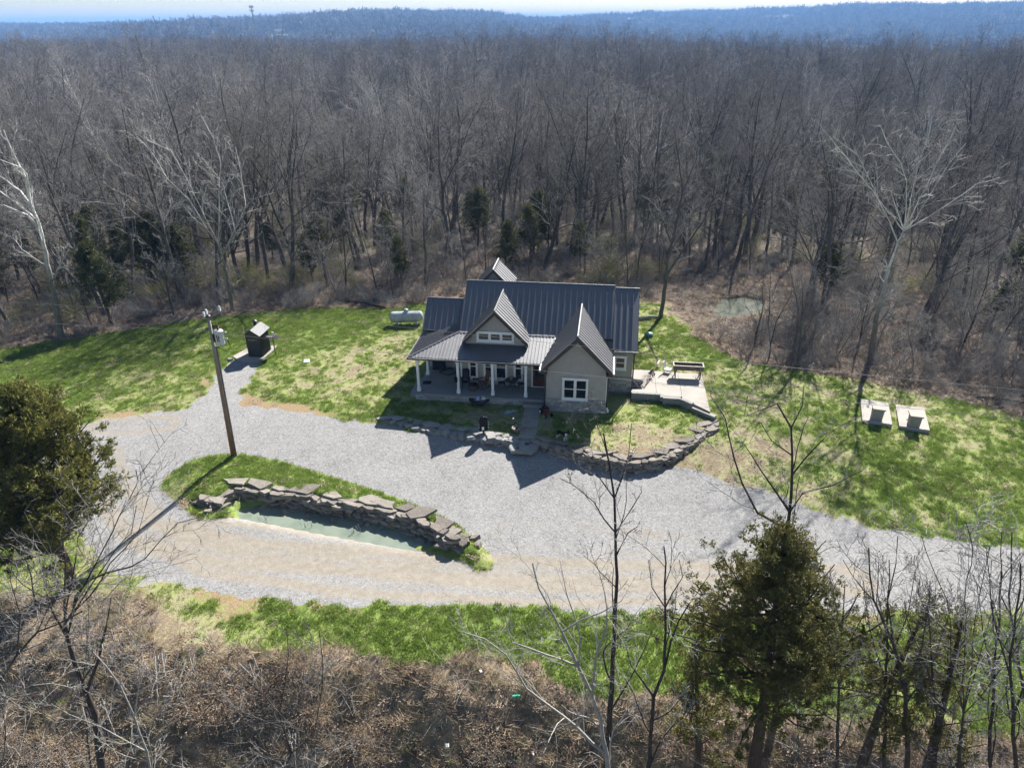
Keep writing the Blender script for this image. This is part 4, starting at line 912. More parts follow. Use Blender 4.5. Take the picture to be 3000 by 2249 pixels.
# ------------------------------------------------------------------ two cistern pads right of the house
def pad(px, bxs, label):
    c = [gz(2500 + a_ * .1175, 1140 + b_ * .1175, .1) for a_, b_ in px]; cx_ = sum(q[0] for q in c) / 4; cy_ = sum(q[1] for q in c) / 4; zz = tz(cx_, cy_)
    e = empty('cistern_cover', (cx_, cy_, zz), 0, label, 'cistern cover', 'cistern covers on the right lawn')
    MB().prism([(q[0] - cx_, q[1] - cy_, .15) for q in c], (0, 0, -.4)).obj('slab', M['concrete_pale'], e, bevel=.015)
    (x0, y0), an = bxs, math.atan2(c[1][1] - c[0][1], c[1][0] - c[0][0])
    h = MB().box((0, 0, .5), (.62, .55, .7), 0, 1.08, 1.08).obj('hatch_box', M['concrete'], e, loc=(x0 - cx_, y0 - cy_, 0), rz=an)
    MB().box((0, 0, .9), (.78, .74, .09)).obj('lid', M['concrete_pale'], h, bevel=.01)
q1 = gz(2500 + 595 * .1175, 1140 + 770 * .1175, .1); q2_ = gz(2500 + 1525 * .1175, 1140 + 935 * .1175, .1)
pad(((175, 240), (870, 330), (975, 885), (225, 770)), (q1[0] + .08, q1[1] + .3), 'concrete cistern pad with hatch box, the one nearer the house')
pad(((1050, 365), (1770, 450), (1915, 1015), (1150, 905)), (q2_[0] + .08, q2_[1] + .3), 'concrete cistern pad with hatch box, the one farther right')
# ------------------------------------------------------------------ patio things
tr_ = empty('planter_trough', hw(11.22, 4.55, PZ), HA, 'long raised wooden planter box standing at the back of the patio', 'planter')
M['trough_wood'] = plain('weathered_trough_wood', (.17, .13, .105), .85, .2, var=.3, scale=8)
M['trough_rim'] = plain('pale_trough_rim', (.42, .39, .35), .8, .2, var=.15)
g = MB().bb((-1.05, -.32, .62), (1.05, -.27, .95)).bb((-1.05, .27, .62), (1.05, .32, .95)).bb((-1.05, -.27, .62), (-1.0, .27, .95)).bb((1.0, -.27, .62), (1.05, .27, .95)).bb((-1.0, -.27, .62), (1.0, .27, .67)); g.obj('box', M['trough_wood'], tr_)
MB().bb((-1.09, -.36, .95), (1.09, -.27, .985)).bb((-1.09, .27, .95), (1.09, .36, .985)).bb((-1.09, -.27, .95), (-1.0, .27, .985)).bb((1.0, -.27, .95), (1.09, .27, .985)).obj('rim', M['trough_rim'], tr_)
MB().bb((-1.0, -.27, .67), (1.0, .27, .86)).obj('soil', M['planter_inside'], tr_)
M['planter_bits'] = plain('dry_plant_bits', (.20, .12, .10), .9, .1, var=.5, scale=20)
g = MB()
for i in range(60):
    x, y = rng.uniform(-.95, .5), rng.uniform(-.22, .22); g.tube([(x, y, .85), (x + rng.uniform(-.08, .08), y + rng.uniform(-.06, .06), .93 + rng.uniform(0, .05))], .012, 3)
g.obj('dry_stems', M['planter_bits'], tr_)
for sx in (-1, 1):
    for sy in (-1, 1): MB().tube([(sx * .82, sy * .22, .64), (sx * .9, sy * .28, .3), (sx * .86, sy * .27, 0)], [.06, .045, .05], 6).obj('leg', M['trough_wood'], tr_)
def chair(name, label, loc, rz, mseat, mframe, back='plain', grp=None, scale=1.0):
    e = empty(name, loc, rz, label, 'chair', grp, scale)
    MB().bb((-.25, -.25, .42), (.25, .24, .47)).obj('seat', mseat, e, bevel=.02)
    for sx in (-1, 1):
        MB().tube([(sx * .23, -.23, 0), (sx * .23, -.22, .44), (sx * .24, -.20, .66)], .018, 6).obj('leg', mframe, e)
        MB().tube([(sx * .23, .27, 0), (sx * .23, .22, .44), (sx * .22, .32, .98)], .018, 6).obj('leg', mframe, e)
        MB().tube([(sx * .24, -.22, .66), (sx * .25, .25, .64)], .02, 6).obj('armrest', mframe, e)
    if back == 'plain': MB().prism([(-.22, .24, .52), (.22, .24, .52), (.21, .33, .98), (-.21, .33, .98)], (0, .025, 0)).obj('backrest', mseat, e)
    else:
        g = MB(); arc = [(-.23, .24, .5)] + [(.24 * math.cos(math.pi - math.pi * i / 8), .28 + .04 * math.sin(math.pi * i / 8), .72 + .27 * math.sin(math.pi * i / 8)) for i in range(9)] + [(.23, .24, .5)]
        g.tube(arc, .016, 5)
        for i in range(-2, 3): g.tube([(i * .08, .24, .48), (i * .085, .30, .95 - abs(i) * .04)], .009, 4)
        g.obj('backrest', mframe, e)
    return e
chair('white_chair', 'small white chair beside the planter on the patio', hw(9.85, 5.05, tz(*hw(9.85, 5.05)[:2]) + .3), HA + 1.2, M['pale_grey'], M['pale_grey'])
# closed umbrella lying tilted across the patio with its cloth and base by the house
um = empty('patio_umbrella', hw(8.07, 2.33, PZ), HA, 'long grey pole with dark folded cloth slanting over the patio', 'umbrella')
tip = Vector((1.05, 2.9, .62))
MB().tube([(0, 0, .04), tip * .5, tip], [.03, .035, .03], 7).obj('pole', M['trough_wood'], um)
MB().tube([tip * .97, tip * 1.1], [.04, .045], 7).obj('pole_tip', M['white_paint'], um)
for i, (t, w_) in enumerate(((.58, .30), (.66, .26))):
    c = tip * t; MB().add([(c.x - w_, c.y - .05, c.z + .05), (c.x + .02, c.y + .25, c.z + .1), (c.x + .12, c.y - .45, c.z - .25), (c.x - .02, c.y - .1, c.z - .05), (c.x - w_ * .9, c.y - .02, c.z - .02), (c.x + .0, c.y + .2, c.z + .02)], [(0, 3, 1), (3, 2, 1), (4, 5, 3), (0, 4, 3), (5, 2, 3)]).obj('cloth', M['dark_fabric'], um)
for i in range(5): MB().tube([(-.02, .06 * i, .05), (-.9, .25 + .14 * i, .12 + .05 * i)], .01, 4).obj('rib', M['grey_metal'], um)
tp = empty('crumpled_tarp', hw(7.5, 2.9, PZ), HA, 'dark tarp heaped on the patio against the house corner', 'tarp')
g = MB(); nn = 9; vs = []; fs = []
for j in range(nn):
    for i in range(nn):
        x, y = -.35 + .8 * i / 8, -.7 + 1.4 * j / 8; vs.append((x + .1 * math.sin(y * 5), y, max(.015, .3 * math.exp(-((x + .1) ** 2 + (y + .1) ** 2 * .5) * 5) + .07 * math.sin(9 * x + 4 * y) * math.cos(7 * y))))
for j in range(nn - 1):
    for i in range(nn - 1): fs.append((j * nn + i, j * nn + i + 1, (j + 1) * nn + i + 1, (j + 1) * nn + i))
g.add(vs, fs).obj('cloth', M['dark_fabric'], tp)
p = at(1900, 985); o = MB().lathe([(.02, 0), (.36, 0), (.38, .2), (.33, .28), (.02, .33)], (0, 0, 0), 18).obj('septic_lid', M['green_plastic'], None, True, loc=(p[0], p[1], p[2] - .02)); tag(o, 'round green tank lid on the grass behind the house', 'tank lid')
MB().lathe([(.3, .283), (.31, .30), (.02, .345)], (0, 0, 0), 18).obj('lid_top', plain('pale_green_lid', (.25, .36, .34), .5, .4), o, True)
# ------------------------------------------------------------------ porch furniture
def rocker(name, label, u, v, rz, m1, m2):
    e = empty(name, hw(u, v, FL), HA + rz, label, 'rocking chair')
    for s in (-1, 1):
        MB().tube([(s * .25, -.42, .07), (s * .25, -.2, .03), (s * .25, .1, .022), (s * .25, .4, .06), (s * .25, .55, .12)], .022, 6).obj('rocker_rail', m1, e)
        MB().tube([(s * .25, -.24, .03), (s * .26, -.24, .62)], .024, 6).obj('leg', m1, e); MB().tube([(s * .25, .22, .03), (s * .24, .22, .42), (s * .23, .42, 1.12)], .024, 6).obj('leg', m1, e)
        MB().bb((s * .26 - .045, -.32, .62), (s * .26 + .045, .27, .65)).obj('armrest', m1, e)
    MB().prism([(-.25, -.27, .43), (.25, -.27, .43), (.24, .23, .38), (-.24, .23, .38)], (0, 0, .04)).obj('seat', m2, e)
    for i in range(-2, 3): MB().prism([(i * .09 - .035, .22, .45), (i * .09 + .035, .22, .45), (i * .085 + .035, .42, 1.06 + .04 * (2 - abs(i))), (i * .085 - .035, .42, 1.06 + .04 * (2 - abs(i)))], (0, .02, 0)).obj('back_slat', m2, e)
    MB().prism([(-.26, .41, 1.08), (.26, .41, 1.08), (.18, .44, 1.22), (-.18, .44, 1.22)], (0, .03, 0)).obj('head_rail', m1, e)
rocker('rocking_chair', 'brown wooden rocking chair under the porch windows', -3.1, 1.0, -.85, M['brown_wood'], M['brown_wood'])
rocker('rocking_chair', 'dark blue padded rocking chair by the second porch column', -4.35, .95, .15, M['dark_fabric'], M['dark_fabric'])
e = empty('round_ottoman', hw(-3.78, .62, FL), HA, 'low round woven stool between the two rocking chairs', 'stool')
MB().lathe([(.30, 0), (.36, .1), (.36, .3), (.30, .38)], (0, 0, 0), 16).obj('body', plain('woven_brown', (.10, .07, .055), .9, .1, var=.4, scale=20), e, True); MB().lathe([(.3, .38), (.31, .43), (.02, .45)], (0, 0, 0), 16).obj('cushion', M['dark_fabric'], e, True)
e = empty('folding_side_table', hw(-3.72, 1.25, FL), HA, 'small cross legged stand behind the woven stool', 'stand')
for s in (-1, 1): MB().tube([(s * .16, 0, 0), (-s * .16, 0, .5)], .016, 5).obj('leg', M['grey_metal'], e)
MB().bb((-.2, -.16, .5), (.2, .16, .52)).obj('table_top', M['brown_wood'], e)
e = empty('patio_table', hw(-1.13, 1.0, FL), HA, 'round dark metal bistro table on the porch', 'table')
MB().lathe([(.02, .7), (.44, .7), (.45, .715), (.44, .73), (.02, .73)], (0, 0, 0), 20).obj('table_top', M['black_metal'], e)
for i in range(4): t = i * math.pi / 2 + .4; MB().tube([(.08 * math.cos(t), .08 * math.sin(t), .7), (.1 * math.cos(t), .1 * math.sin(t), .35), (.34 * math.cos(t), .34 * math.sin(t), 0)], .018, 6).obj('leg', M['black_metal'], e)
o = MB().lathe([(.05, 0), (.1, .06), (.09, .2), (.06, .24)], (0, 0, 0), 12).obj('table_pot', M['terracotta'], None, True, loc=hw(-1.13, .95, FL + .73)); tag(o, 'small clay pot on the dark bistro table', 'pot')
chair('metal_chair', 'dark metal arch backed chair left of the bistro table', hw(-1.82, 1.08, FL), HA - 1.3 + math.pi, M['black_metal'], M['black_metal'], 'arch', None, .95)
chair('metal_chair', 'dark metal arch backed chair right of the bistro table', hw(-.42, 1.1, FL), HA + .25, M['black_metal'], M['black_metal'], 'arch', None, .95)
chair('metal_chair', 'dark metal chair behind the bistro table against the wall', hw(-1.1, 1.42, FL), HA, M['black_metal'], M['black_metal'], 'arch', None, .8)
o = MB().bb((-.3, -.24, 0), (.3, .24, .02)).obj('door_mat', M['dark_fabric'], None, loc=hw(-7.25, 1.28, FL + .001), rz=HA + .12); tag(o, 'dark woven mat on the left corner of the porch', 'mat')
g = MB(); q = [(-.65, .05), (.05, -.5), (.6, .0), (.15, .72)]
for i in range(4): a_, b_ = q[i], q[(i + 1) % 4]; g.tube([(a_[0], a_[1], .04), (b_[0], b_[1], .04)], .035, 6)
o = g.obj('black_frame', M['black_metal'], None, loc=hw(-6.1, 3.0, FL)); tag(o, 'empty black four sided frame lying on the side porch floor', 'frame')
e = empty('porch_grill', hw(-6.9, 3.6, FL), HA, 'dark covered cabinet at the back of the side porch', 'cabinet')
MB().box((0, 0, .45), (.9, .5, .9), 0, .95, .95).obj('body', M['dark_fabric'], e, bevel=.04); MB().box((0, 0, .97), (.8, .42, .14), 0, .7, .7).obj('hood', M['dark_fabric'], e, bevel=.03)
o = MB().lathe([(.02, 0), (.1, .03), (.12, .3), (.08, .42), (.02, .44)], (0, 0, 0), 10).obj('hanging_bag', M['dark_fabric'], None, True, loc=hw(-4.82, -.12, 1.35)); tag(o, 'black bag hung on the second porch column', 'bag')
MB().tube([(0, 0, .42), (.05, .03, .62), (.07, .06, .64)], .012, 5).obj('strap', M['dark_fabric'], o)
# ------------------------------------------------------------------ yard things
p = at(1405, 1182); e = empty('fire_pit', p, 0, 'round dark fire pit on the shaded lawn below the porch', 'fire pit')
MB().lathe([(.38, .0), (.45, .28), (.72, .32), (.74, .36), (.70, .37), (.44, .33), (.36, .1), (.02, .08)], (0, 0, 0), 22).obj('bowl', M['black_metal'], e, True)
for i in range(3): t = i * 2.1 + .3; MB().tube([(.4 * math.cos(t), .4 * math.sin(t), .25), (.5 * math.cos(t), .5 * math.sin(t), -.03)], .03, 6).obj('leg', M['black_metal'], e)
o = MB().prism([(-.12, -.1, 0), (.08, -.12, .02), (.1, .1, .06), (.0, .06, .1), (-.1, .12, .08)], (.02, .03, .12)).obj('paper_scrap', plain('lavender_paper', (.5, .47, .68), .8, .2), None, loc=(p[0] - .1, p[1] - .05, p[2] + .33)); tag(o, 'lavender carton scrap lying in the fire pit', 'litter')
o = MB().prism([(-.14, -.08, 0), (.12, -.1, .03), (.15, .1, .05), (-.1, .1, .09)], (.0, .03, .11)).obj('paper_scrap', M['paper'], None, loc=(p[0] + .28, p[1], p[2] + .34)); tag(o, 'white carton scrap lying in the fire pit', 'litter')
p = at(1490, 1208); g = MB()
for dx, dy, s in ((0, 0, .3), (.35, .1, .22), (-.1, -.2, .18)): g.prism([(dx - s, dy - s * .4, .01), (dx + s * .6, dy - s * .5, .05), (dx + s, dy + s * .3, .02), (dx - s * .3, dy + s * .5, .06)], (0, 0, .02))
o = g.obj('plastic_sheet', M['blue_plastic'], None, loc=p); tag(o, 'torn pale blue plastic lying on the shaded lawn', 'litter')
p = at(1513, 1266); e = empty('flower_pot', p, 0, 'clay flower pot with a dead stem left of the walk', 'flower pot')
MB().lathe([(.2, 0), (.27, .28), (.31, .29), (.31, .36), (.26, .36), (.24, .3), (.02, .28)], (0, 0, 0), 16).obj('pot', M['terracotta'], e, True)
MB().tube([(0, 0, .28), (-.08, 0, .6), (-.2, .05, .95)], .014, 5).obj('stem', M['dark_bark'], e); MB().lathe([(.01, 0), (.05, .03), (.05, .07), (.01, .1)], (-.2, .05, .93), 8).obj('seed_head', M['paper'], e)
for i in range(7): t = i * .9; MB().tube([(0, 0, .28), (.12 * math.cos(t), .12 * math.sin(t), .45), (.22 * math.cos(t), .22 * math.sin(t), .42)], .01, 4).obj('twig', M['dark_bark'], e)
p = gz(1417, 1264, .12); e = empty('garden_lantern', p, .35, 'tall black arched lantern with pale beads on the boulder wall', 'lantern')
arch = [(-.26, 0, .12)] + [(.26 * math.cos(math.pi - math.pi * i / 10), 0, .82 + .3 * math.sin(math.pi * i / 10)) for i in range(11)] + [(.26, 0, .12)]
MB().prism([(-.24, -.1, .12)] + [(.24 * math.cos(math.pi - math.pi * i / 10), -.1, .82 + .28 * math.sin(math.pi * i / 10)) for i in range(11)] + [(.24, -.1, .12)], (0, .2, 0)).obj('body', M['rubber'], e)
MB().tube(arch, .03, 6).obj('rim', M['rubber'], e); MB().tube([(0, 0, -.15), (0, 0, .14)], .06, 8).obj('stand', M['black_metal'], e)
for i, q in enumerate([arch[6], arch[8]] + [(.28, 0, .3), (.28, 0, .5), (.28, 0, .68), (-.28, 0, .42), (-.28, 0, .62)]): MB().lathe([(.005, -.024), (.022, -.01), (.022, .01), (.005, .024)], (q[0] * 1.08, -.06, q[2]), 7).obj('bead', M['paper'], e)
MB().bb((-.15, -.115, .2), (.0, -.101, .42)).obj('tag_plate', M['paper'], e)
p = at(1600, 1216); e = empty('toy_tractor', p, .4, 'small dark red toy tractor by the gable corner', 'toy tractor')
MB().box((0, -.1, .36), (.26, .62, .2), 0, .9, .95).obj('bonnet', M['red_paint'], e, bevel=.02); MB().box((0, .28, .3), (.36, .34, .16)).obj('chassis', M['red_paint'], e); MB().box((0, .32, .5), (.26, .08, .24)).obj('seat', M['black_metal'], e)
MB().tube([(0, .05, .45), (0, .12, .62)], .015, 5).lathe([(.02, 0), (.11, 0), (.12, .02), (.02, .03)], (0, .12, .6), 12).obj('steering_wheel', M['black_metal'], e)
for sx in (-1, 1):
    for yy, rr in ((-.3, .12), (.32, .2)):
        w_ = MB().tube([(sx * .2, yy, rr), (sx * .3, yy, rr)], rr, 16).obj('wheel', M['rubber'], e); MB().tube([(sx * .3, yy, rr), (sx * .308, yy, rr)], rr * .5, 12).obj('hub', M['paper'], w_)
# dog standing at the wall, one skinned body
def _dog():
    k = NT('dog_coat', .95, .15); o_ = k.obj(); s = k.n('SeparateXYZ', Vector=o_); n = k.noise(o_, 5.0, 3.0)
    leg = k.rng(k.math('ADD', s.outputs[2], k.math('MULTIPLY', n, .12)), .30, .38, 1.0, 0.0); chest = k.rng(k.math('ADD', s.outputs[0], k.math('MULTIPLY', n, .1)), .30, .34)
    chest = k.math('MULTIPLY', chest, k.rng(s.outputs[2], .62, .54)); f = k.math('MAXIMUM', leg, chest); k.set('Base Color', k.mix(f, (.012, .011, .011), (.66, .64, .6))); k.bump(k.noise(o_, 60.0, 2.0), .3, .01); return k.m
M['dog'] = _dog()
J = {'pel': (-.26, 0, .47, .085), 'bel': (-.03, 0, .46, .095), 'ch': (.2, 0, .46, .115), 'nk': (.34, 0, .58, .075), 'hd': (.43, -.01, .69, .075), 'muz': (.53, -.02, .655, .045), 'nose': (.58, -.02, .645, .028), 'sh': (.25, 0, .5, .09),
     'flh': (.24, .08, .38, .05), 'fle': (.23, .085, .22, .034), 'flw': (.25, .085, .1, .026), 'flp': (.28, .085, .025, .03), 'frh': (.24, -.08, .38, .05), 'fre': (.22, -.085, .22, .034), 'frw': (.24, -.085, .1, .026), 'frp': (.27, -.085, .025, .03),
     'blh': (-.28, .08, .40, .065), 'blk': (-.22, .09, .28, .042), 'blo': (-.33, .09, .17, .028), 'blw': (-.31, .09, .07, .024), 'blp': (-.28, .09, .025, .03), 'brh': (-.28, -.08, .40, .065), 'brk': (-.22, -.09, .28, .042), 'bro': (-.33, -.09, .17, .028), 'brw': (-.31, -.09, .07, .024), 'brp': (-.28, -.09, .025, .03),
     't1': (-.36, 0, .5, .035), 't2': (-.46, .02, .44, .028), 't3': (-.54, .03, .36, .022), 'e1': (.40, .055, .76, .022), 'e1t': (.385, .08, .80, .012), 'e2': (.40, -.075, .76, .022), 'e2t': (.385, -.10, .80, .012)}
E_ = [('pel', 'bel'), ('bel', 'ch'), ('ch', 'nk'), ('nk', 'hd'), ('hd', 'muz'), ('muz', 'nose'), ('ch', 'flh'), ('flh', 'fle'), ('fle', 'flw'), ('flw', 'flp'), ('ch', 'frh'), ('frh', 'fre'), ('fre', 'frw'), ('frw', 'frp'), ('pel', 'blh'), ('blh', 'blk'), ('blk', 'blo'), ('blo', 'blw'), ('blw', 'blp'),
      ('pel', 'brh'), ('brh', 'brk'), ('brk', 'bro'), ('bro', 'brw'), ('brw', 'brp'), ('pel', 't1'), ('t1', 't2'), ('t2', 't3'), ('hd', 'e1'), ('e1', 'e1t'), ('hd', 'e2'), ('e2', 'e2t')]
ks = [k for k in J if k != 'sh']; me = bpy.data.meshes.new('dog'); me.from_pydata([J[k][:3] for k in ks], [(ks.index(a_), ks.index(b_)) for a_, b_ in E_], []); me.update()
p = at(1647, 1290); o = bpy.data.objects.new('dog', me); o.location = (p[0], p[1] + .1, p[2] - .01); o.rotation_euler = (0, 0, -.75); o.scale = (1.08,) * 3; link(o)
sk = o.modifiers.new('skin', 'SKIN'); sk.use_smooth_shade = True
for i, k in enumerate(ks):
    me.skin_vertices[0].data[i].radius = (J[k][3], J[k][3])
    me.skin_vertices[0].data[i].use_root = (k == 'pel')
sb = o.modifiers.new('sub', 'SUBSURF'); sb.levels = 2; sb.render_levels = 2; me.materials.append(M['dog'])
tag(o, 'black and white dog standing on the grass behind the stone wall', 'dog')
p = at(1432, 1302); e = empty('dry_weed', p, 0, 'dry reddish weed tuft growing in the gravel', 'weed')
for i in range(26): t = rng.uniform(0, 6.28); l = rng.uniform(.15, .5); MB().tube([(0, 0, 0), (.5 * l * math.cos(t), .5 * l * math.sin(t), .12), (l * math.cos(t), l * math.sin(t), rng.uniform(.02, .12))], [.012, .01, .004], 4).obj('stem', plain('dry_weed', (.26, .13, .08), .9, .1) if i == 0 else bpy.data.materials['dry_weed'], e)
p = gz(1851, 1327, .14); o = MB().lathe([(.02, 0), (.09, 0), (.1, .1), (.07, .12), (.02, .12)], (0, 0, 0), 12).obj('white_cup', M['paper'], None, True, loc=p); tag(o, 'small white tub sitting on the ledge stone wall', 'tub')
# ------------------------------------------------------------------ tree building
def frame_dirs(t):
    ref = np.where(np.abs(t[..., 2:3]) < .9, np.array([0, 0, 1.0]), np.array([1.0, 0, 0])); a = np.cross(t, ref); a /= np.linalg.norm(a, axis=-1, keepdims=True) + 1e-9
    return a, np.cross(t, a)
def tubes(polys, radii, sides):
    """many polylines -> one triangle/quad soup; grouped by point count"""
    Vs, Fs, off = [], [], 0; by = {}
    for p, r in zip(polys, radii): by.setdefault(len(p), []).append((p, r))
    for n, lst in by.items():
        P = np.array([q[0] for q in lst], float); Rr = np.array([q[1] for q in lst], float); B = len(lst)
        T = np.empty_like(P); T[:, 1:-1] = P[:, 2:] - P[:, :-2]; T[:, 0] = P[:, 1] - P[:, 0]; T[:, -1] = P[:, -1] - P[:, -2]; T /= np.linalg.norm(T, axis=-1, keepdims=True) + 1e-9
        a, b = frame_dirs(T); an = np.arange(sides) * 2 * np.pi / sides
        ring = P[:, :, None, :] + Rr[:, :, None, None] * (np.cos(an)[None, None, :, None] * a[:, :, None, :] + np.sin(an)[None, None, :, None] * b[:, :, None, :])
        Vs.append(ring.reshape(-1, 3)); bi = np.arange(B)[:, None, None]; si_ = np.arange(n - 1)[None, :, None]; k = np.arange(sides)[None, None, :]; k2 = (k + 1) % sides
        base = off + bi * n * sides
        f = np.stack([base + si_ * sides + k, base + si_ * sides + k2, base + (si_ + 1) * sides + k2, base + (si_ + 1) * sides + k], -1).reshape(-1, 4); Fs.append(f); off += B * n * sides
    return np.concatenate(Vs), np.concatenate(Fs)
class Tree:
    def __init__(s, seed): s.r = random.Random(seed); s.lv = {0: [], 1: [], 2: [], 3: [], 4: []}
    def grow(s, p, d, L, r0, lev, n, wob, up, taper=.35):
        q = s.r; pts = [tuple(p)]; rad = [r0]; d = Vector(d).normalized(); p = Vector(p)
        for i in range(n):
            d = (d + Vector((q.gauss(0, wob), q.gauss(0, wob), q.gauss(0, wob) + up))).normalized(); p = p + d * (L / n); pts.append(tuple(p)); rad.append(r0 * (1 - (1 - taper) * (i + 1) / n))
        s.lv[lev].append((pts, rad)); return pts, rad
    def kids(s, pts, rad, lev, cnt, frac0, lenf, rf, n, wob, up, spread, maxlev, dens, tip=True, lmax=1e9):
        q = s.r; m = len(pts) - 1; tot = sum((Vector(pts[i + 1]) - Vector(pts[i])).length for i in range(m))
        for k in range(cnt):
            t = frac0 + (1 - frac0) * ((k + q.random()) / cnt); x = t * m; i = min(int(x), m - 1); f = x - i
            a, b = Vector(pts[i]), Vector(pts[i + 1]); base = a.lerp(b, f); ax = (b - a).normalized(); pr = rad[i] * (1 - f) + rad[i + 1] * f
            ph = q.uniform(0, 6.283) if lev != 1 else k * 2.4 + q.uniform(-.5, .5); o = ax.orthogonal().normalized(); o.rotate(Matrix.Rotation(ph, 3, ax))
            ang = q.uniform(spread[0], spread[1]); d = ax * math.cos(ang) + o * math.sin(ang)
            L = min(lmax, tot * lenf * (1.15 - .65 * t) * q.uniform(.7, 1.25)); r_ = max(min(pr * rf, pr * .9) * q.uniform(.8, 1.1), s.rmin)
            np_, nr = s.grow(base, d, L, r_, lev, n[lev], wob, up)
            if lev < maxlev: s.kids(np_, nr, lev + 1, max(2, int(dens[lev + 1] * q.uniform(.8, 1.2))), .22, .52, .6, n, wob * 1.05, up * .8, (.35, 1.0), maxlev, dens)
    def meshes(s, name, mt, mc, split=1, sides=(8, 6, 4, 3, 3)):
        out = []
        for nm, levs, mat in (('trunk', range(0, split + 1), mt), ('crown', range(split + 1, 5), mc)):
            V_, F_, off = [], [], 0
            for l in levs:
                if not s.lv[l]: continue
                v, f = tubes([q[0] for q in s.lv[l]], [q[1] for q in s.lv[l]], sides[l]); V_.append(v); F_.append(f + off); off += len(v)
            if V_: out.append((nm, np_mesh(name + '_' + nm, np.concatenate(V_), np.concatenate(F_), mat, True)))
        return out
def forest_tree(seed, H, r0, clear=.35, nl=14, spread=(.35, .75), dens=(0, 0, 6, 6, 3), up=.05, lean=.03, rmin=.0085, lenf=.42, mt=None, mc=None, name='bare_tree', maxlev=4, fork=False):
    t = Tree(seed); t.rmin = rmin; q = t.r
    n = {0: 9, 1: 6, 2: 4, 3: 3, 4: 2}
    d = Vector((q.gauss(0, lean * 2), q.gauss(0, lean * 2), 1))
    pts, rad = t.grow((0, 0, -.4), d, H, r0, 0, n[0], .085, .05, .10)
    if fork:
        i = 4; b = Vector(pts[i])
        p2, r2 = t.grow(b, Vector((q.uniform(-.5, .5), q.uniform(-.5, .5), 1)), H * .55, rad[i] * .8, 0, 7, .07, .05, .15)
        t.kids(p2, r2, 1, nl // 2, .15, lenf, .55, n, .19, up, spread, maxlev, dens)
    t.kids(pts, rad, 1, nl, clear, lenf, .42, n, .19, up, spread, maxlev, dens)
    return t.meshes(name, mt or M['bark'], mc or M['twig'])
class Lib: pass
def cedar_mesh(seed, H, W, n_br, n_spray, leafmat, base=.12, size=.22, shape=1.0, name='cedar', blades=5, rnd_=.72):
    """red cedar: trunk, upswept boughs and thousands of small leaf sprays through the crown volume"""
    q = random.Random(seed); nq = np.random.default_rng(seed)
    t = Tree(seed); t.rmin = .012
    pts, rad = t.grow((0, 0, -.4), (q.gauss(0, .03), q.gauss(0, .03), 1), H * .96, H * .018 + .03, 0, 8, .03, .03, .12)
    cen = []; dirs = []
    for k in range(n_br):
        f = base + (1 - base) * ((k + q.random()) / n_br) ** .85; z = f * H * .93; x = f * .93 * 8; i = min(int(x), 7); b = Vector(pts[i]).lerp(Vector(pts[i + 1]), x - i)
        prof = (1 - f) ** rnd_ * (1 - .3 * math.exp(-((f - base) / .12) ** 2)) * shape * (1 + .3 * math.sin(f * 23 + seed) * math.sin(seed * 1.7 + f * 9)) + .05; L = W * prof * q.uniform(.62, 1.22); ph = q.uniform(0, 6.283)
        d = Vector((math.cos(ph), math.sin(ph), q.uniform(.15, .55))); bp, br = t.grow(b, d, L, .012 + .014 * L, 1, 5, .12, .09, .3)
        m = max(2, int(n_spray * L / W / 9))
        for j in range(m):
            u = q.uniform(.28, 1.0) ** .75; x = u * 5; i = min(int(x), 4); c0 = Vector(bp[i]).lerp(Vector(bp[i + 1]), x - i); dd = (Vector(bp[i + 1]) - Vector(bp[i])).normalized()
            r_ = .075 * L + .09; c0 = c0 + Vector((q.gauss(0, r_), q.gauss(0, r_), q.gauss(0, r_ * .7))); d0 = (dd + Vector((q.gauss(0, .5), q.gauss(0, .5), q.gauss(.3, .35)))).normalized(); rc = size * q.uniform(.7, 1.5)
            for _ in range(9):
                t_ = q.uniform(-.8, 1.2); cen.append(c0 + d0 * rc * t_ * 1.5 + Vector((q.gauss(0, rc * .55), q.gauss(0, rc * .55), q.gauss(0, rc * .4)))); dirs.append((d0 + Vector((q.gauss(0, .4), q.gauss(0, .4), q.gauss(0, .4)))).normalized())
    for j in range(n_spray * 2):
        c = Vector(pts[-1]) + Vector((q.gauss(0, .25), q.gauss(0, .25), q.uniform(-1.6, .1) * H * .06)); cen.append(c); dirs.append(Vector((q.gauss(0, .5), q.gauss(0, .5), 1)).normalized())
    C = np.array([tuple(c) for c in cen]); D = np.array([tuple(d) for d in dirs]); N = len(C)
    C = np.repeat(C, blades, 0) + nq.normal(0, size * .35, (N * blades, 3)); D = np.repeat(D, blades, 0) + nq.normal(0, .55, (N * blades, 3)); D /= np.linalg.norm(D, axis=1, keepdims=True)
    a, b = frame_dirs(D); rot = nq.uniform(0, 6.283, (len(C), 1)); s_ = a * np.cos(rot) + b * np.sin(rot); Ls = size * nq.uniform(.6, 1.4, (len(C), 1)); Ws = Ls * nq.uniform(.24, .42, (len(C), 1))
    v = np.stack([C - D * Ls * .4, C + s_ * Ws * .5, C + D * Ls * .7, C - s_ * Ws * .5], 1).reshape(-1, 3); f = np.arange(len(v)).reshape(-1, 4)
    tm = t.meshes(name, M['cedar_bark'], M['cedar_bark'])
    return [tm[0], ('crown', np_mesh(name + '_crown', v, f, leafmat))]
def plant(name, parts, loc, rz, label, cat, group=None, scale=1.0, tilt=(0, 0)):
    o = empty(name, loc, rz, label, cat, group); o.scale = (scale,) * 3 if not hasattr(scale, '__len__') else scale; o.rotation_euler = (tilt[0], tilt[1], rz)
    for nm, me in parts: link(bpy.data.objects.new(nm, me), o)
    return o
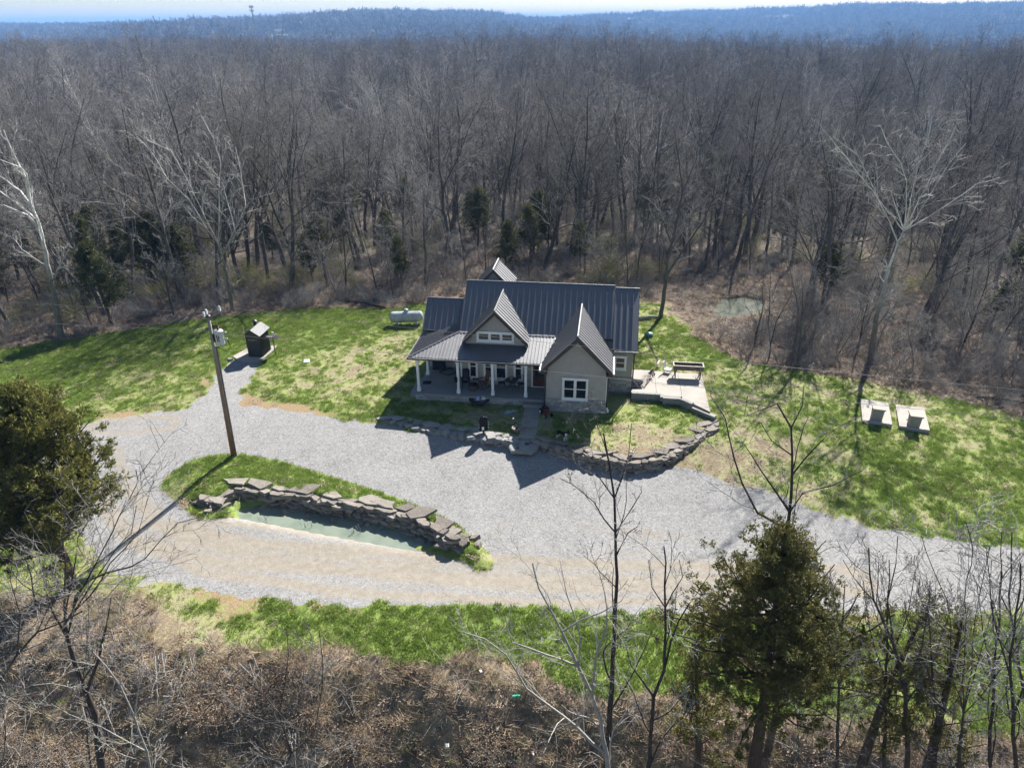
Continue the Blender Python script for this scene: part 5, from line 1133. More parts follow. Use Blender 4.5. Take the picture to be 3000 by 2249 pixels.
# prototypes
rng = random.Random(31)
TALL = [forest_tree(400 + i, rng.uniform(13, 17), rng.uniform(.18, .31), rng.uniform(.22, .42), 16, (.35, .9), lenf=rng.uniform(.36, .5), fork=i % 3 == 0, up=rng.uniform(.02, .07)) for i in range(8)]
WIDE = [forest_tree(440 + i, rng.uniform(11, 14), rng.uniform(.2, .3), .22, 17, (.5, 1.05), lenf=.44, fork=i % 2 == 0, mt=M['dark_bark'] if i == 1 else None, up=.03) for i in range(4)]
SLIM = [forest_tree(460 + i, rng.uniform(7, 11), rng.uniform(.07, .11), .12, 15, (.4, 1.0), dens=(0, 0, 5, 5, 3), lenf=.4, mt=M['dark_bark'] if i % 2 else None) for i in range(5)]
UNDR = [forest_tree(470 + i, rng.uniform(3.5, 6), rng.uniform(.035, .055), .05, 15, (.45, 1.15), dens=(0, 0, 5, 4, 2), lenf=.5, mt=M['twig'], fork=True, rmin=.009, mc=M['twig'] if i % 2 else M['pale_twig']) for i in range(4)]
PALE = [forest_tree(480 + i, rng.uniform(14, 17), .22, .3, 14, (.4, .85), lenf=.5, mt=M['sycamore'], mc=M['sycamore_twig'], fork=True) for i in range(2)]
FARW = [forest_tree(500 + i, 14 + i, .24, .3, 13, (.35, .85), dens=(0, 0, 6, 5, 3), rmin=.024, lenf=.48, maxlev=3) for i in range(4)]
HILL = [forest_tree(520 + i, 13 + i, .25, .1, 14, (.5, 1.15), dens=(0, 0, 7, 3, 2), rmin=.22, lenf=.6, maxlev=3) for i in range(3)]
CEDN = [cedar_mesh(600 + i, rng.uniform(6.5, 9.5), rng.uniform(2.0, 2.9), 60, 44, M['cedar_leaf_far'], .28, .26) for i in range(3)]

# ------------------------------------------------------------------ scattering of uncountable growth
def scatter(name, pts, rot, scl, idx, protos, label, tilt=.0):
    """points with instanced small growth: one object, kind stuff"""
    pc = bpy.data.collections.new(name + '_sources')
    for i, parts in enumerate(protos):
        if not isinstance(parts, list): parts = [('p', parts)]
        vs = []
        me = parts[0][1]
        if len(parts) > 1:
            bm = bmesh.new(); mats = []
            for nm, m_ in parts:
                n0 = len(bm.faces); bm.from_mesh(m_); bm.faces.ensure_lookup_table(); k = len(mats); mats.append(m_.materials[0])
                for f in bm.faces[n0:]: f.material_index = k
            me = bpy.data.meshes.new(name + '_src'); bm.to_mesh(me); bm.free()
            for m_ in mats: me.materials.append(m_)
        pc.objects.link(bpy.data.objects.new('%s_source_%02d' % (name, i), me))
    me = bpy.data.meshes.new(name); n = len(pts); me.vertices.add(n); me.vertices.foreach_set('co', np.asarray(pts, np.float32).ravel())
    a = me.attributes.new('rot', 'FLOAT_VECTOR', 'POINT'); a.data.foreach_set('vector', np.asarray(rot, np.float32).ravel())
    a = me.attributes.new('scl', 'FLOAT', 'POINT'); a.data.foreach_set('value', np.asarray(scl, np.float32))
    a = me.attributes.new('pick', 'INT', 'POINT'); a.data.foreach_set('value', np.asarray(idx, np.int32))
    o = bpy.data.objects.new(name, me); link(o); tag(o, label, None, None, 'stuff')
    g = bpy.data.node_groups.new(name + '_nodes', 'GeometryNodeTree'); g.interface.new_socket('Geometry', in_out='INPUT', socket_type='NodeSocketGeometry'); g.interface.new_socket('Geometry', in_out='OUTPUT', socket_type='NodeSocketGeometry')
    N = g.nodes.new; gi, go = N('NodeGroupInput'), N('NodeGroupOutput'); ip = N('GeometryNodeInstanceOnPoints'); ci = N('GeometryNodeCollectionInfo'); ci.inputs['Collection'].default_value = pc; ci.inputs['Separate Children'].default_value = True; ci.inputs['Reset Children'].default_value = True
    def na(nm, ty): q = N('GeometryNodeInputNamedAttribute'); q.data_type = ty; q.inputs['Name'].default_value = nm; return q.outputs[0]
    L = g.links.new; L(gi.outputs[0], ip.inputs['Points']); L(ci.outputs[0], ip.inputs['Instance']); ip.inputs['Pick Instance'].default_value = True
    L(na('pick', 'INT'), ip.inputs['Instance Index']); L(na('scl', 'FLOAT'), ip.inputs['Scale'])
    e2r = N('FunctionNodeEulerToRotation'); L(na('rot', 'FLOAT_VECTOR'), e2r.inputs[0]); L(e2r.outputs[0], ip.inputs['Rotation']); L(ip.outputs[0], go.inputs[0])
    md = o.modifiers.new('scatter', 'NODES'); md.node_group = g
    return o
nr = np.random.default_rng(3)
def rots(n, t=.12): return np.stack([nr.normal(0, t, n), nr.normal(0, t, n), nr.uniform(0, 6.283, n)], 1)
def in_view(x, y, m=1.06): return (y > 3) & (np.abs(x) < (0.80 * y + 9) * m)
def blades(n, rad, h, wdt, mat, seed, flat=.5):
    q = np.random.default_rng(seed); a = q.uniform(0, 6.283, n); r = rad * np.sqrt(q.uniform(0, 1, n)); b = np.stack([r * np.cos(a), r * np.sin(a), 0 * r], 1)
    t = q.uniform(0, 6.283, n); hh = h * q.uniform(.5, 1.2, n); d = np.stack([np.cos(t) * flat, np.sin(t) * flat, np.ones(n)], 1) * hh[:, None]; s = np.stack([-np.sin(t), np.cos(t), 0 * t], 1) * wdt
    v = np.stack([b - s, b + s, b + d], 1).reshape(-1, 3); return np_mesh('blades', v, np.arange(len(v)).reshape(-1, 3), mat)
# lawn tufts
N0 = 260000; X = nr.uniform(-50, 44, N0); Y = nr.uniform(14, 64, N0); gmk = masks(X, Y)
keep = in_view(X, Y) & (gmk['gravel'] < .35) & (gmk['litter'] < .45) & (gmk['dirt'] < .5) & (nr.uniform(0, 1, N0) < .15 + gmk['green'] * .75)
hu_ = (X - HO[0]) * math.cos(HA) + (Y - HO[1]) * math.sin(HA); hv_ = -(X - HO[0]) * math.sin(HA) + (Y - HO[1]) * math.cos(HA)
keep &= ~((hu_ > -8.0) & (hu_ < 7.3) & (hv_ > -.45) & (hv_ < 9.2)) & ~((hu_ > 1.3) & (hu_ < 5.5) & (hv_ > -1.0) & (hv_ < 2)) & ~((hu_ > 7) & (hu_ < 12.5) & (hv_ > 1.3) & (hv_ < 5.3)) & ~((hu_ > -.1) & (hu_ < 1.3) & (hv_ > -4.7) & (hv_ < 0)) & ~((hu_ > 10.5) & (hu_ < 12.4) & (hv_ > .2) & (hv_ < 3))
for px in (((2520, 1168), (2602, 1178), (2616, 1246), (2525, 1232)), ((2622, 1182), (2710, 1193), (2727, 1262), (2632, 1247)), ((683, 1046), (735, 1016), (812, 1014), (775, 1049), (700, 1058))):
    keep &= sdist(outline(px, .1), X, Y) < .05
keep &= sdist(POND, X, Y) < -.3
X, Y = X[keep], Y[keep]; G_ = gmk['green'][keep]; Zt = terrain(X, Y); n = len(X)
isg = (nr.uniform(0, 1, n) < .1 + .85 * G_)
scatter('lawn_grass', np.stack([X, Y, Zt - .01], 1), rots(n, .1), nr.uniform(.7, 1.5, n) * (.7 + .6 * G_), np.where(isg, nr.integers(0, 3, n), 3 + nr.integers(0, 2, n)),
        [blades(26, .13, .075, .010, M['lawn_blade'], 1, .7), blades(22, .16, .06, .011, M['lawn_blade'], 2, .9), blades(30, .10, .095, .010, M['lawn_blade'], 3, .6), blades(20, .15, .045, .010, M['straw_blade'], 4, 1.4), blades(18, .12, .06, .010, M['straw_blade'], 5, 1.0)], 'short green and straw grass tufts of the lawns')
# ------------------------------------------------------------------ guided trees: trunk and limbs follow the photograph, twigs grow from them
def guided(name, label, Y, trunk, limbs, r0, dens=(0, 0, 5, 5, 3), mt=None, mc=None, rmin=.008, group=None, side=7, tw=.38, drift=.9, seed=1, cat='tree', lb=.72, maxlev=4):
    t = Tree(seed); t.rmin = rmin; q = t.r; n = {0: 9, 1: 6, 2: 4, 3: 3, 4: 2}
    base = Vector(aty(trunk[0][0], trunk[0][1], Y)); g = tz(base.x, Y)
    root = Vector((base.x, Y, min(g, base.z) if base.z < g + 1.5 else g))
    def world(pl, yd, jit=.05):
        out = []
        for i, (px, py) in enumerate(pl): out.append(Vector(aty(px, py, Y + yd * i / max(1, len(pl) - 1) + q.gauss(0, jit))))
        return out
    def dens_pts(ps):
        out = []
        for a, b in zip(ps[:-1], ps[1:]):
            m = max(1, int((b - a).length / .7))
            for i in range(m): p = a.lerp(b, i / m); out.append(p + Vector((q.gauss(0, .025), q.gauss(0, .025), q.gauss(0, .025))) * (1 if i else 0))
        return out + [ps[-1]]
    tp = world(trunk, q.uniform(-.3, .3), .03)
    if base.z > g: tp = [Vector((base.x - (tp[1].x - base.x) * .1, Y, g - .4))] + tp
    else: tp = tp
    tp = dens_pts(tp); m = len(tp); r0 = r0 * (1.3 if Y < 25 else 1.0); tr_ = [r0 * (1 - .85 * (i / (m - 1)) ** .9) for i in range(m)]; o = root
    loc = [tuple(p - o) for p in tp]; t.lv[0].append((loc, tr_))
    t.kids(loc, tr_, 1, side, .3, .22, .45, n, .14, .06, (.4, .9), maxlev, dens, lmax=3.2)
    for k, lm in enumerate(limbs):
        ps = world(lm, q.uniform(-drift, drift)); near = min(range(m), key=lambda i: (tp[i] - ps[0]).length); ps[0] = tp[near]; ps = dens_pts(ps); mm = len(ps); rr = tr_[near] * lb
        rad = [max(rmin * 1.2, rr * (1 - .8 * i / (mm - 1))) for i in range(mm)]; lc = [tuple(p - o) for p in ps]; t.lv[1].append((lc, rad))
        t.kids(lc, rad, 2, max(4, int(mm * 1.1)), .12, tw, .5, n, .15, .05, (.35, .95), maxlev, dens, lmax=2.6)
    return plant(name, t.meshes(name, mt or M['bark'], mc or M['twig']), root, 0, label, cat, group)
SY = dict(mt=M['sycamore'], mc=M['sycamore_twig'], rmin=.022, dens=(0, 0, 6, 4, 2), drift=2.2, lb=1.0)
yy = at(181, 990)[1]
guided('sycamore_tree', 'white limbed sycamore at the left edge of the wood', yy, [(181, 992), (165, 900), (127, 716), (112, 650), (90, 599), (75, 520), (36, 445), (10, 380)], [[(90, 600), (60, 560), (20, 530), (-40, 490)], [(85, 570), (78, 510), (60, 490), (0, 468)], [(100, 640), (40, 590), (-20, 545)], [(118, 690), (80, 630), (10, 600)]], .28, seed=51, **SY)
yy = at(683, 912)[1]
guided('sycamore_tree', 'leaning white sycamore with long bent limbs behind the pole', yy, [(683, 912), (668, 830), (651, 748), (640, 715)], [[(640, 715), (606, 671), (570, 610), (551, 581), (493, 527), (460, 470), (443, 445), (400, 400)], [(650, 745), (690, 680), (678, 630), (660, 570), (655, 545), (625, 500), (590, 460)], [(660, 735), (705, 640), (720, 600), (714, 560), (705, 500), (690, 430)], [(551, 581), (545, 520), (500, 440), (430, 410)], [(655, 545), (645, 470), (625, 405), (590, 340)]], .28, seed=52, **SY)
yy = at(2548, 1080)[1] + 1.0
guided('sycamore_tree', 'broad white crowned sycamore above the right lawn', yy, [(2545, 1085), (2565, 950), (2600, 800), (2630, 710), (2648, 677)], [[(2648, 677), (2655, 600), (2656, 533), (2640, 480), (2600, 420), (2580, 370)], [(2656, 533), (2610, 560), (2580, 555)], [(2630, 710), (2607, 651), (2575, 590), (2561, 554), (2530, 490), (2510, 451), (2440, 400)], [(2645, 680), (2684, 640), (2720, 580), (2741, 543), (2780, 480), (2830, 420)], [(2741, 543), (2760, 450), (2800, 370)], [(2700, 620), (2790, 590), (2860, 540), (2930, 520)], [(2656, 533), (2690, 480), (2720, 400), (2730, 340)], [(2510, 451), (2470, 450), (2430, 400)]], .27, seed=53, **SY)
yy = 92.0
guided('sycamore_tree', 'pale upright sycamore rising above the wood behind the right gable', yy, [(1900, 640), (1880, 470), (1862, 380), (1855, 300)], [[(1885, 450), (1910, 380), (1915, 290)], [(1880, 520), (1930, 420), (1945, 320)], [(1870, 420), (1830, 340), (1815, 270)], [(1895, 560), (1800, 420), (1770, 330)]], .28, seed=54, **SY)
yy = at(1935, 930)[1]
guided('forked_tree', 'forked dark tree on the grass beyond the right end of the house', yy, [(1935, 935), (1950, 830), (1955, 760), (1975, 690), (2000, 560), (1990, 470), (1975, 380)], [[(1958, 800), (2010, 720), (2060, 650), (2090, 580), (2110, 470)], [(1965, 720), (1940, 640), (1925, 560), (1930, 480)], [(2000, 560), (2040, 470), (2050, 380)]], .2, seed=55, rmin=.013, drift=1.5, dens=(0, 0, 6, 5, 3))
FG = dict(rmin=.0085, mt=M['dark_bark'], mc=M['twig'])
# foreground bare trees on the bank
guided('bank_tree', 'tall slender dark tree standing in front of the gravel, left of the cedar', 17.2, [(1786, 2110), (1795, 1926), (1803, 1780), (1808, 1690), (1803, 1560), (1800, 1460), (1785, 1360), (1768, 1270)],
       [[(1800, 1480), (1822, 1400), (1842, 1330), (1850, 1240)], [(1798, 1440), (1750, 1390), (1700, 1370), (1650, 1330)], [(1803, 1540), (1740, 1470), (1680, 1420), (1640, 1400)], [(1790, 1390), (1770, 1300), (1740, 1220), (1720, 1180)], [(1803, 1560), (1850, 1490), (1880, 1440)], [(1806, 1640), (1840, 1560), (1870, 1540)]], .115, seed=61, dens=(0, 0, 4, 4, 2), tw=.3, **FG)
guided('bank_tree', 'grey many stemmed tree leaning left over the bank', 16.2, [(1790, 2300), (1760, 2110), (1735, 2040), (1695, 1953), (1670, 1900), (1646, 1849), (1610, 1780), (1578, 1722), (1560, 1650)],
       [[(1735, 2040), (1745, 1930), (1777, 1835), (1770, 1730), (1745, 1640)], [(1690, 1950), (1700, 1860), (1660, 1740), (1640, 1640)], [(1780, 2200), (1691, 2130), (1600, 2060), (1542, 2016), (1483, 1917), (1420, 1870), (1352, 1849)], [(1542, 2016), (1500, 1880), (1480, 1800)], [(1777, 1835), (1820, 1760), (1860, 1690)]], .10, seed=62, dens=(0, 0, 5, 4, 3), mt=M['pale_twig'], mc=M['pale_twig'], rmin=.006)
guided('bank_tree', 'big dark forked tree at the left of the bank', 15.4, [(300, 2300), (285, 2150), (253, 2029), (217, 1935), (199, 1871), (190, 1826)],
       [[(199, 1871), (205, 1830), (212, 1803), (221, 1745), (260, 1700), (312, 1677), (384, 1659), (425, 1636), (467, 1586), (521, 1531), (575, 1517)], [(190, 1826), (190, 1713), (185, 1600), (195, 1500), (150, 1420)], [(195, 1850), (149, 1781), (145, 1758), (68, 1713), (20, 1660)], [(384, 1659), (405, 1560), (431, 1466), (452, 1401)], [(431, 1466), (405, 1410), (398, 1376)], [(221, 1745), (221, 1643), (228, 1575), (271, 1506), (300, 1488)], [(253, 2029), (290, 1930), (310, 1840), (325, 1750)], [(312, 1677), (345, 1600), (385, 1560), (400, 1480)]], .21, seed=63, dens=(0, 0, 5, 4, 3), **FG)
guided('bank_tree', 'pale forked sapling rising at the lower left of the bank', 13.4, [(443, 2310), (430, 2200), (393, 2097), (352, 2007), (310, 1950), (271, 1907)], [[(393, 2097), (410, 1980), (400, 1880), (420, 1800)], [(352, 2007), (360, 1920), (345, 1850)], [(430, 2200), (300, 2130), (200, 2090), (150, 2060)]], .075, seed=64, mc=M['pale_twig'], mt=M['pale_twig'], rmin=.006)
guided('bank_tree', 'thin crooked sapling above the brush pile', 14.0, [(800, 2310), (854, 2205), (830, 2130), (818, 2088), (768, 2029), (720, 1990)], [[(818, 2088), (835, 2000), (845, 1916), (840, 1840)], [(854, 2205), (920, 2150), (940, 2040), (945, 1930), (935, 1850)], [(830, 2130), (700, 2080), (640, 2050)]], .06, seed=65, **FG)
guided('bank_tree', 'dark leaning tree cut by the left frame edge', 12.6, [(-60, 2150), (0, 1993), (50, 1916), (110, 1850), (172, 1826), (240, 1790)], [[(50, 1916), (60, 1800), (30, 1700), (40, 1600)], [(0, 1993), (-20, 1850), (-50, 1700)], [(110, 1850), (150, 1760), (210, 1740)]], .085, seed=66, **FG)
guided('bank_tree', 'pale broken limb reaching in from the left frame edge', 11.8, [(-80, 2100), (0, 2056), (90, 2007), (140, 1980)], [[(90, 2007), (150, 2000), (200, 2010), (210, 2020)], [(0, 2056), (60, 1990), (80, 1930)]], .05, seed=67, mt=M['pale_twig'], mc=M['pale_twig'], rmin=.006)
guided('bank_tree', 'wide spreading bare tree behind the large front cedar', 18.6, [(2290, 1990), (2305, 1700), (2313, 1500), (2321, 1334), (2318, 1253), (2277, 1182)], [[(2321, 1420), (2397, 1301), (2440, 1260), (2494, 1231)], [(2315, 1500), (2353, 1442), (2440, 1421), (2527, 1377)], [(2318, 1260), (2350, 1190), (2355, 1130)], [(2316, 1480), (2229, 1377), (2200, 1330), (2180, 1301)], [(2310, 1560), (2218, 1500), (2174, 1415), (2150, 1340), (2136, 1280), (2125, 1225), (2082, 1160)], [(2136, 1280), (2180, 1220), (2190, 1160)], [(2321, 1340), (2260, 1290), (2230, 1240)]], .125, seed=68, dens=(0, 0, 4, 4, 2), tw=.32, **FG)
guided('bank_tree', 'thick forked tree at the lower right corner', 14.6, [(2806, 2300), (2812, 2180), (2822, 2091)], [[(2822, 2091), (2786, 1963), (2786, 1835), (2775, 1758), (2740, 1682), (2715, 1620), (2699, 1569)], [(2820, 2100), (2847, 1963), (2857, 1810), (2870, 1740), (2883, 1682), (2900, 1600)], [(2822, 2091), (2873, 2040), (2929, 1963), (3000, 1886), (3080, 1800)], [(2786, 1835), (2830, 1700), (2850, 1600), (2830, 1530)], [(2857, 1810), (2930, 1700), (2990, 1620)]], .13, seed=69, dens=(0, 0, 6, 5, 3), **FG)
guided('bank_tree', 'bare tree right of the large front cedar', 15.6, [(2660, 2300), (2658, 2150), (2653, 2014), (2617, 1886), (2580, 1800), (2560, 1758), (2548, 1680), (2545, 1605)], [[(2617, 1886), (2600, 1760), (2625, 1650), (2630, 1570)], [(2653, 2014), (2700, 1900), (2720, 1780)], [(2560, 1758), (2500, 1690), (2470, 1640)], [(2653, 2014), (2560, 1950), (2480, 1900)]], .095, seed=70, dens=(0, 0, 5, 5, 3), **FG)
guided('bank_tree', 'bare tree left of the large front cedar', 15.8, [(1895, 2300), (1905, 2168), (1915, 2040), (1946, 1963), (1950, 1850), (1949, 1779), (1951, 1646), (1945, 1600)], [[(1946, 1963), (1967, 1871), (2018, 1769), (2040, 1740), (2080, 1680)], [(1949, 1800), (1910, 1720), (1900, 1640)], [(1967, 1871), (2060, 1880), (2110, 1860)], [(2018, 1769), (2000, 1690), (1990, 1640)], [(1915, 2040), (1850, 1950), (1830, 1880)]], .09, seed=71, dens=(0, 0, 5, 4, 3), **FG)
guided('bank_tree', 'thin bare tree at the right frame edge', 14.0, [(2980, 2300), (2970, 2100), (2960, 1980), (2975, 1800), (2990, 1650)], [[(2960, 1980), (2920, 1850), (2900, 1760)], [(2975, 1800), (3030, 1700), (3060, 1600)], [(2965, 2080), (3020, 1950), (3060, 1850)]], .085, seed=72, dens=(0, 0, 5, 5, 3), **FG)
for k_, (px_b, px_t, py_t, Y_) in enumerate(((2590, 2600, 1640, 16.4), (2740, 2720, 1700, 15.2), (2900, 2930, 1640, 15.0), (2450, 2470, 1720, 16.0), (3010, 2960, 1560, 14.4))):
    guided('bank_tree', ['slim bare tree just right of the large front cedar', 'slim bare tree in front of the smaller cedar', 'slim bare tree left of the right edge cedar', 'slim bare tree crossing the foot of the large front cedar', 'slim bare tree leaning in at the right frame edge'][k_], Y_, [(px_b, 2300), (px_b + 6, 2100), ((px_b + px_t) // 2, 1950), (px_t, 1800), (px_t + 5, py_t)], [[((px_b + px_t) // 2, 1980), (px_t - 50, 1850), (px_t - 70, py_t + 60)], [((px_b + px_t) // 2, 1930), (px_t + 60, 1800), (px_t + 80, py_t + 40)], [(px_t, 1830), (px_t - 30, 1740), (px_t - 25, py_t)]], .07, seed=80 + k_, dens=(0, 0, 5, 5, 3), **FG)
# low tangled saplings along the bottom of the picture
sap = random.Random(8); SAP = [forest_tree(700 + i, 4.2 + i * .6, .032, .15, 11, (.5, 1.1), dens=(0, 0, 4, 4, 2), rmin=.0055, lenf=.55, mt=M['pale_twig'] if i % 2 else M['bark'], mc=M['pale_twig'] if i % 2 else M['twig'], name='sapling') for i in range(5)]
spots = [(60, 2180, 12.5), (150, 2120, 13), (560, 2230, 12), (640, 2120, 14), (1050, 2200, 13), (1180, 2240, 12.5), (1330, 2170, 14), (1500, 2230, 12.5), (1600, 2180, 13.5), (1690, 2240, 12.5), (1990, 2200, 13), (2060, 2120, 14), (2150, 2230, 12.5), (2240, 2180, 13), (2340, 2230, 13), (2420, 2120, 14.5), (2500, 2220, 13), (2560, 2100, 15), (2620, 2200, 13), (2720, 2150, 14), (2760, 2240, 12.5), (2880, 2180, 13), (2940, 2080, 15), (2980, 2230, 12), (2460, 2000, 16), (2700, 2010, 16), (2860, 1960, 16.5), (2380, 1960, 17), (30, 2020, 16), (90, 1900, 18), (20, 1760, 21), (120, 1680, 23), (40, 1600, 25)]
for i, (px, py, Y_) in enumerate(spots):
    p = aty(px, py, Y_); z = tz(p[0], Y_); lab = 'thin tangled sapling on the brushy bank at the lower ' + ('left' if px < 700 else 'centre' if px < 1800 else 'right')
    plant('sapling', SAP[i % 5], (p[0], Y_, z), sap.uniform(0, 6.28), lab, 'sapling', 'saplings on the bank, ' + ('left' if px < 700 else 'centre' if px < 1800 else 'right'), sap.uniform(.75, 1.15) * (1.35 if px < 700 else 1.0), (sap.gauss(0, .12), sap.gauss(0, .12)))
# ------------------------------------------------------------------ foreground cedars
def base_h(px_top, py_top, Y_): p = aty(px_top, py_top, Y_); return p[0], tz(p[0], Y_), p[2]
def put_cedar(seed, px, py, Y_, W, label, leaf, px_base=None, nb=120, ns=90, size=.16, scale_w=1.0, base=.1, shape=1.0, blades=5):
    x, zg, zt = base_h(px, py, Y_); H_ = zt - zg; parts = cedar_mesh(seed, H_, W, nb, ns, leaf, base, size, shape, 'cedar_tree', blades, .5)
    return plant('cedar_tree', parts, (x, Y_, zg), 0, label, 'tree')
put_cedar(801, -35, 1065, 26.5, 3.6, 'large olive green cedar at the left edge beside the drive', M['cedar_leaf_olive'], nb=190, ns=150, size=.15, base=.2, shape=1.2, blades=7)
put_cedar(802, 2400, 1450, 17.0, 3.5, 'large dark cedar in front of the right end of the driveway', M['cedar_leaf'], nb=150, ns=180, size=.10, base=.36, shape=1.25, blades=7)
put_cedar(803, 2700, 1700, 16.2, 2.0, 'smaller cedar half hidden among bare trees at lower right', M['cedar_leaf'], nb=50, ns=90, size=.10, base=.3, blades=6)
put_cedar(804, 2960, 1720, 15.8, 2.1, 'small cedar cut by the right frame edge', M['cedar_leaf'], nb=50, ns=90, size=.10, base=.3, blades=6)
put_cedar(805, 2120, 1860, 17.5, 1.5, 'low cedar at the left foot of the large front cedar', M['cedar_leaf'], nb=40, ns=90, size=.10, base=.2, blades=6)
# ------------------------------------------------------------------ the wood behind: single trees near, one mass beyond
rw = random.Random(77)
cells = {}
def free(x, y, d):
    i, j = int(x // 4), int(y // 4)
    for a_ in range(i - 2, i + 3):
        for b_ in range(j - 2, j + 3):
            for (u, v, e_) in cells.get((a_, b_), ()):
                if math.hypot(u - x, v - y) < min(d, e_) if False else math.hypot(u - x, v - y) < d: return False
    cells.setdefault((i, j), []).append((x, y, d)); return True
cand = nr.uniform(0, 1, (60000, 2)); cy_ = 48 + (cand[:, 1] ** .62) * 640; cx_ = (cand[:, 0] - .5) * 2 * (.82 * cy_ + 14)
inside_w = sdist(WOODS, cx_, cy_) > .7
p2 = (sdist(POND2, cx_, cy_) < -1.2) & (sdist(CLEAR, cx_, cy_) < 0)
good = inside_w & p2
cx_, cy_ = cx_[good], cy_[good]; order = np.argsort(cy_ + 0 * cx_); trees = []
rr = np.hypot(cx_, cy_); CL = fbm(cx_, cy_, 11.0, 151, 3); WDC = sdist(WOODS, cx_, cy_)
for i in np.argsort(rr):
    x, y = float(cx_[i]), float(cy_[i]); d_ = 3.2 if rr[i] < 95 else 3.9 if rr[i] < 180 else 4.6 if rr[i] < 320 else 6.0
    if free(x, y, d_ * rw.uniform(.65, 1.25) * (.55 + .9 * CL[i]) * (.62 if x > 14 and WDC[i] < 16 else 1.0)): trees.append((x, y))
tx_ = np.array([t[0] for t in trees]); ty_ = np.array([t[1] for t in trees]); tzv = terrain(tx_, ty_); tr2 = np.hypot(tx_, ty_)
hide = (np.abs(tx_) > .78 * ty_ + 6)
# cedars seen standing in the wood
CED = [(300, 830, 0), (0, 880, 2), (330, 950, 1), (930, 770, 1), (800, 760, 2), (1180, 850, 0), (1480, 800, 2), (1700, 790, 0), (2290, 740, 0), (2970, 900, 1), (2900, 960, 2), (2990, 960, 0), (620, 700, 0), (560, 690, 1), (700, 720, 2), (1000, 740, 1), (1130, 760, 2), (740, 560, 0), (420, 400, 1), (530, 310, 2), (480, 300, 0), (265, 300, 1), (130, 300, 0), (870, 420, 2), (1250, 420, 0), (1420, 320, 1), (1050, 330, 2), (960, 340, 0), (700, 420, 1), (1880, 700, 0), (2420, 880, 1), (2050, 640, 2), (1950, 620, 1)]
ced_done = []
CED += [(int(rw.uniform(0, 1180)), int(rw.uniform(560, 880)), rw.randrange(3)) for _ in range(22)] + [(int(rw.uniform(1180, 2000)), int(rw.uniform(560, 800)), rw.randrange(3)) for _ in range(12)]
for i, (px, py, k) in enumerate(CED):
    p = at(px, py)
    if sdist(WOODS, np.array([p[0]]), np.array([p[1]]))[0] < .6 or p[1] > 260: continue
    sc_ = rw.uniform(.6, 1.1) * (1.0 if p[1] < 90 else 1.3)
    ced_done.append((p[0], p[1])); reg = 'left of the house' if px < 1150 else 'behind the house' if px < 1900 else 'right of the house'
    plant('wood_cedar', CEDN[k], p, rw.uniform(0, 6.28), 'dark green cedar standing among bare trees in the wood ' + reg, 'tree', 'cedars in the wood ' + reg, sc_)
order = np.argsort(tr2 + 1e6 * hide); single = order[:300]; rest = order[300:]; wdr = sdist(WOODS, tx_, ty_)
mx_ = [TALL, TALL, TALL, TALL, WIDE, WIDE, SLIM, SLIM, SLIM]
ORD = 'first second third fourth fifth sixth seventh eighth ninth tenth eleventh twelfth thirteenth fourteenth fifteenth sixteenth seventeenth eighteenth nineteenth twentieth'.split()
wdt = sdist(WOODS, tx_, ty_); front = {}; cnt = {}
for i in sorted([int(j) for j in single if wdt[j] < 3.4], key=lambda j: tx_[j] / ty_[j]):
    if abs(tx_[i]) > .70 * ty_[i] + 3: continue
    reg = 'left of the house' if tx_[i] < -.13 * ty_[i] - 4 else 'behind the house' if tx_[i] < .22 * ty_[i] else 'right of the house'; c_ = cnt.get(reg, 0); cnt[reg] = c_ + 1
    if c_ < 20: front[i] = '%s from the left along the wood edge %s' % (ORD[c_], reg)
for i in single:
    x, y, z = float(tx_[i]), float(ty_[i]), float(tzv[i])
    if any(math.hypot(x - c[0], y - c[1]) < 1.6 for c in ced_done): continue
    lib = rw.choice(mx_) if wdt[i] > (5 if tx_[i] < 14 else 12) else rw.choice([SLIM, SLIM, SLIM, TALL] if tx_[i] < 14 else [SLIM]); parts = rw.choice(lib); reg = 'left of the house' if x < -.13 * y - 4 else 'behind the house' if x < .22 * y else 'right of the house'
    kind = 'slender young' if lib is SLIM else 'wide crowned' if lib is WIDE else 'tall grey'
    sx = rw.uniform(.68, 1.18) * ((1.0 if wdt[i] > 5 else .82) if tx_[i] < 14 else (.95 if wdt[i] > 12 else .78)) * (1.08 if lib is not SLIM else 1)
    tilt = (rw.gauss(0, .06), rw.gauss(.03, .07))
    plant('bare_tree', parts, (x, y, z), rw.uniform(0, 6.28), (kind + ' tree, ' + front[int(i)]) if int(i) in front else kind + ' bare tree within the wood ' + reg, 'tree', ('front row of the wood ' if int(i) in front else kind + ' bare trees in the wood ') + reg, sx, tilt)
x, y, z = tx_[rest], ty_[rest], tzv[rest]; r_ = tr2[rest]; n = len(rest)
nearsel = r_ < 190; u = nr.uniform(0, 1, n)
pick = np.where(nearsel, nr.integers(0, 17, n), 17 + nr.integers(0, 4, n)); pick = np.where(u < .05 + .28 * ss(.5, .68, fbm(x, y, 30.0, 161, 3)), 23 + nr.integers(0, 3, n), pick); pick = np.where((u > .955) & (r_ < 400), 21 + nr.integers(0, 2, n), pick)
protos = TALL + WIDE + SLIM + FARW + PALE + CEDN
scl = nr.uniform(.6, 1.3, n) * np.where(pick >= 23, 1.1, 1.0) * np.where((pick >= 12) & (pick < 17), 1.2, 1.0) * np.where(nr.uniform(0, 1, n) < .05, 1.28, 1.0)
scatter('deep_wood', np.stack([x, y, z - .1], 1), rots(n, .05), scl, pick, protos, 'mass of bare trees filling the wood to the valley edge')
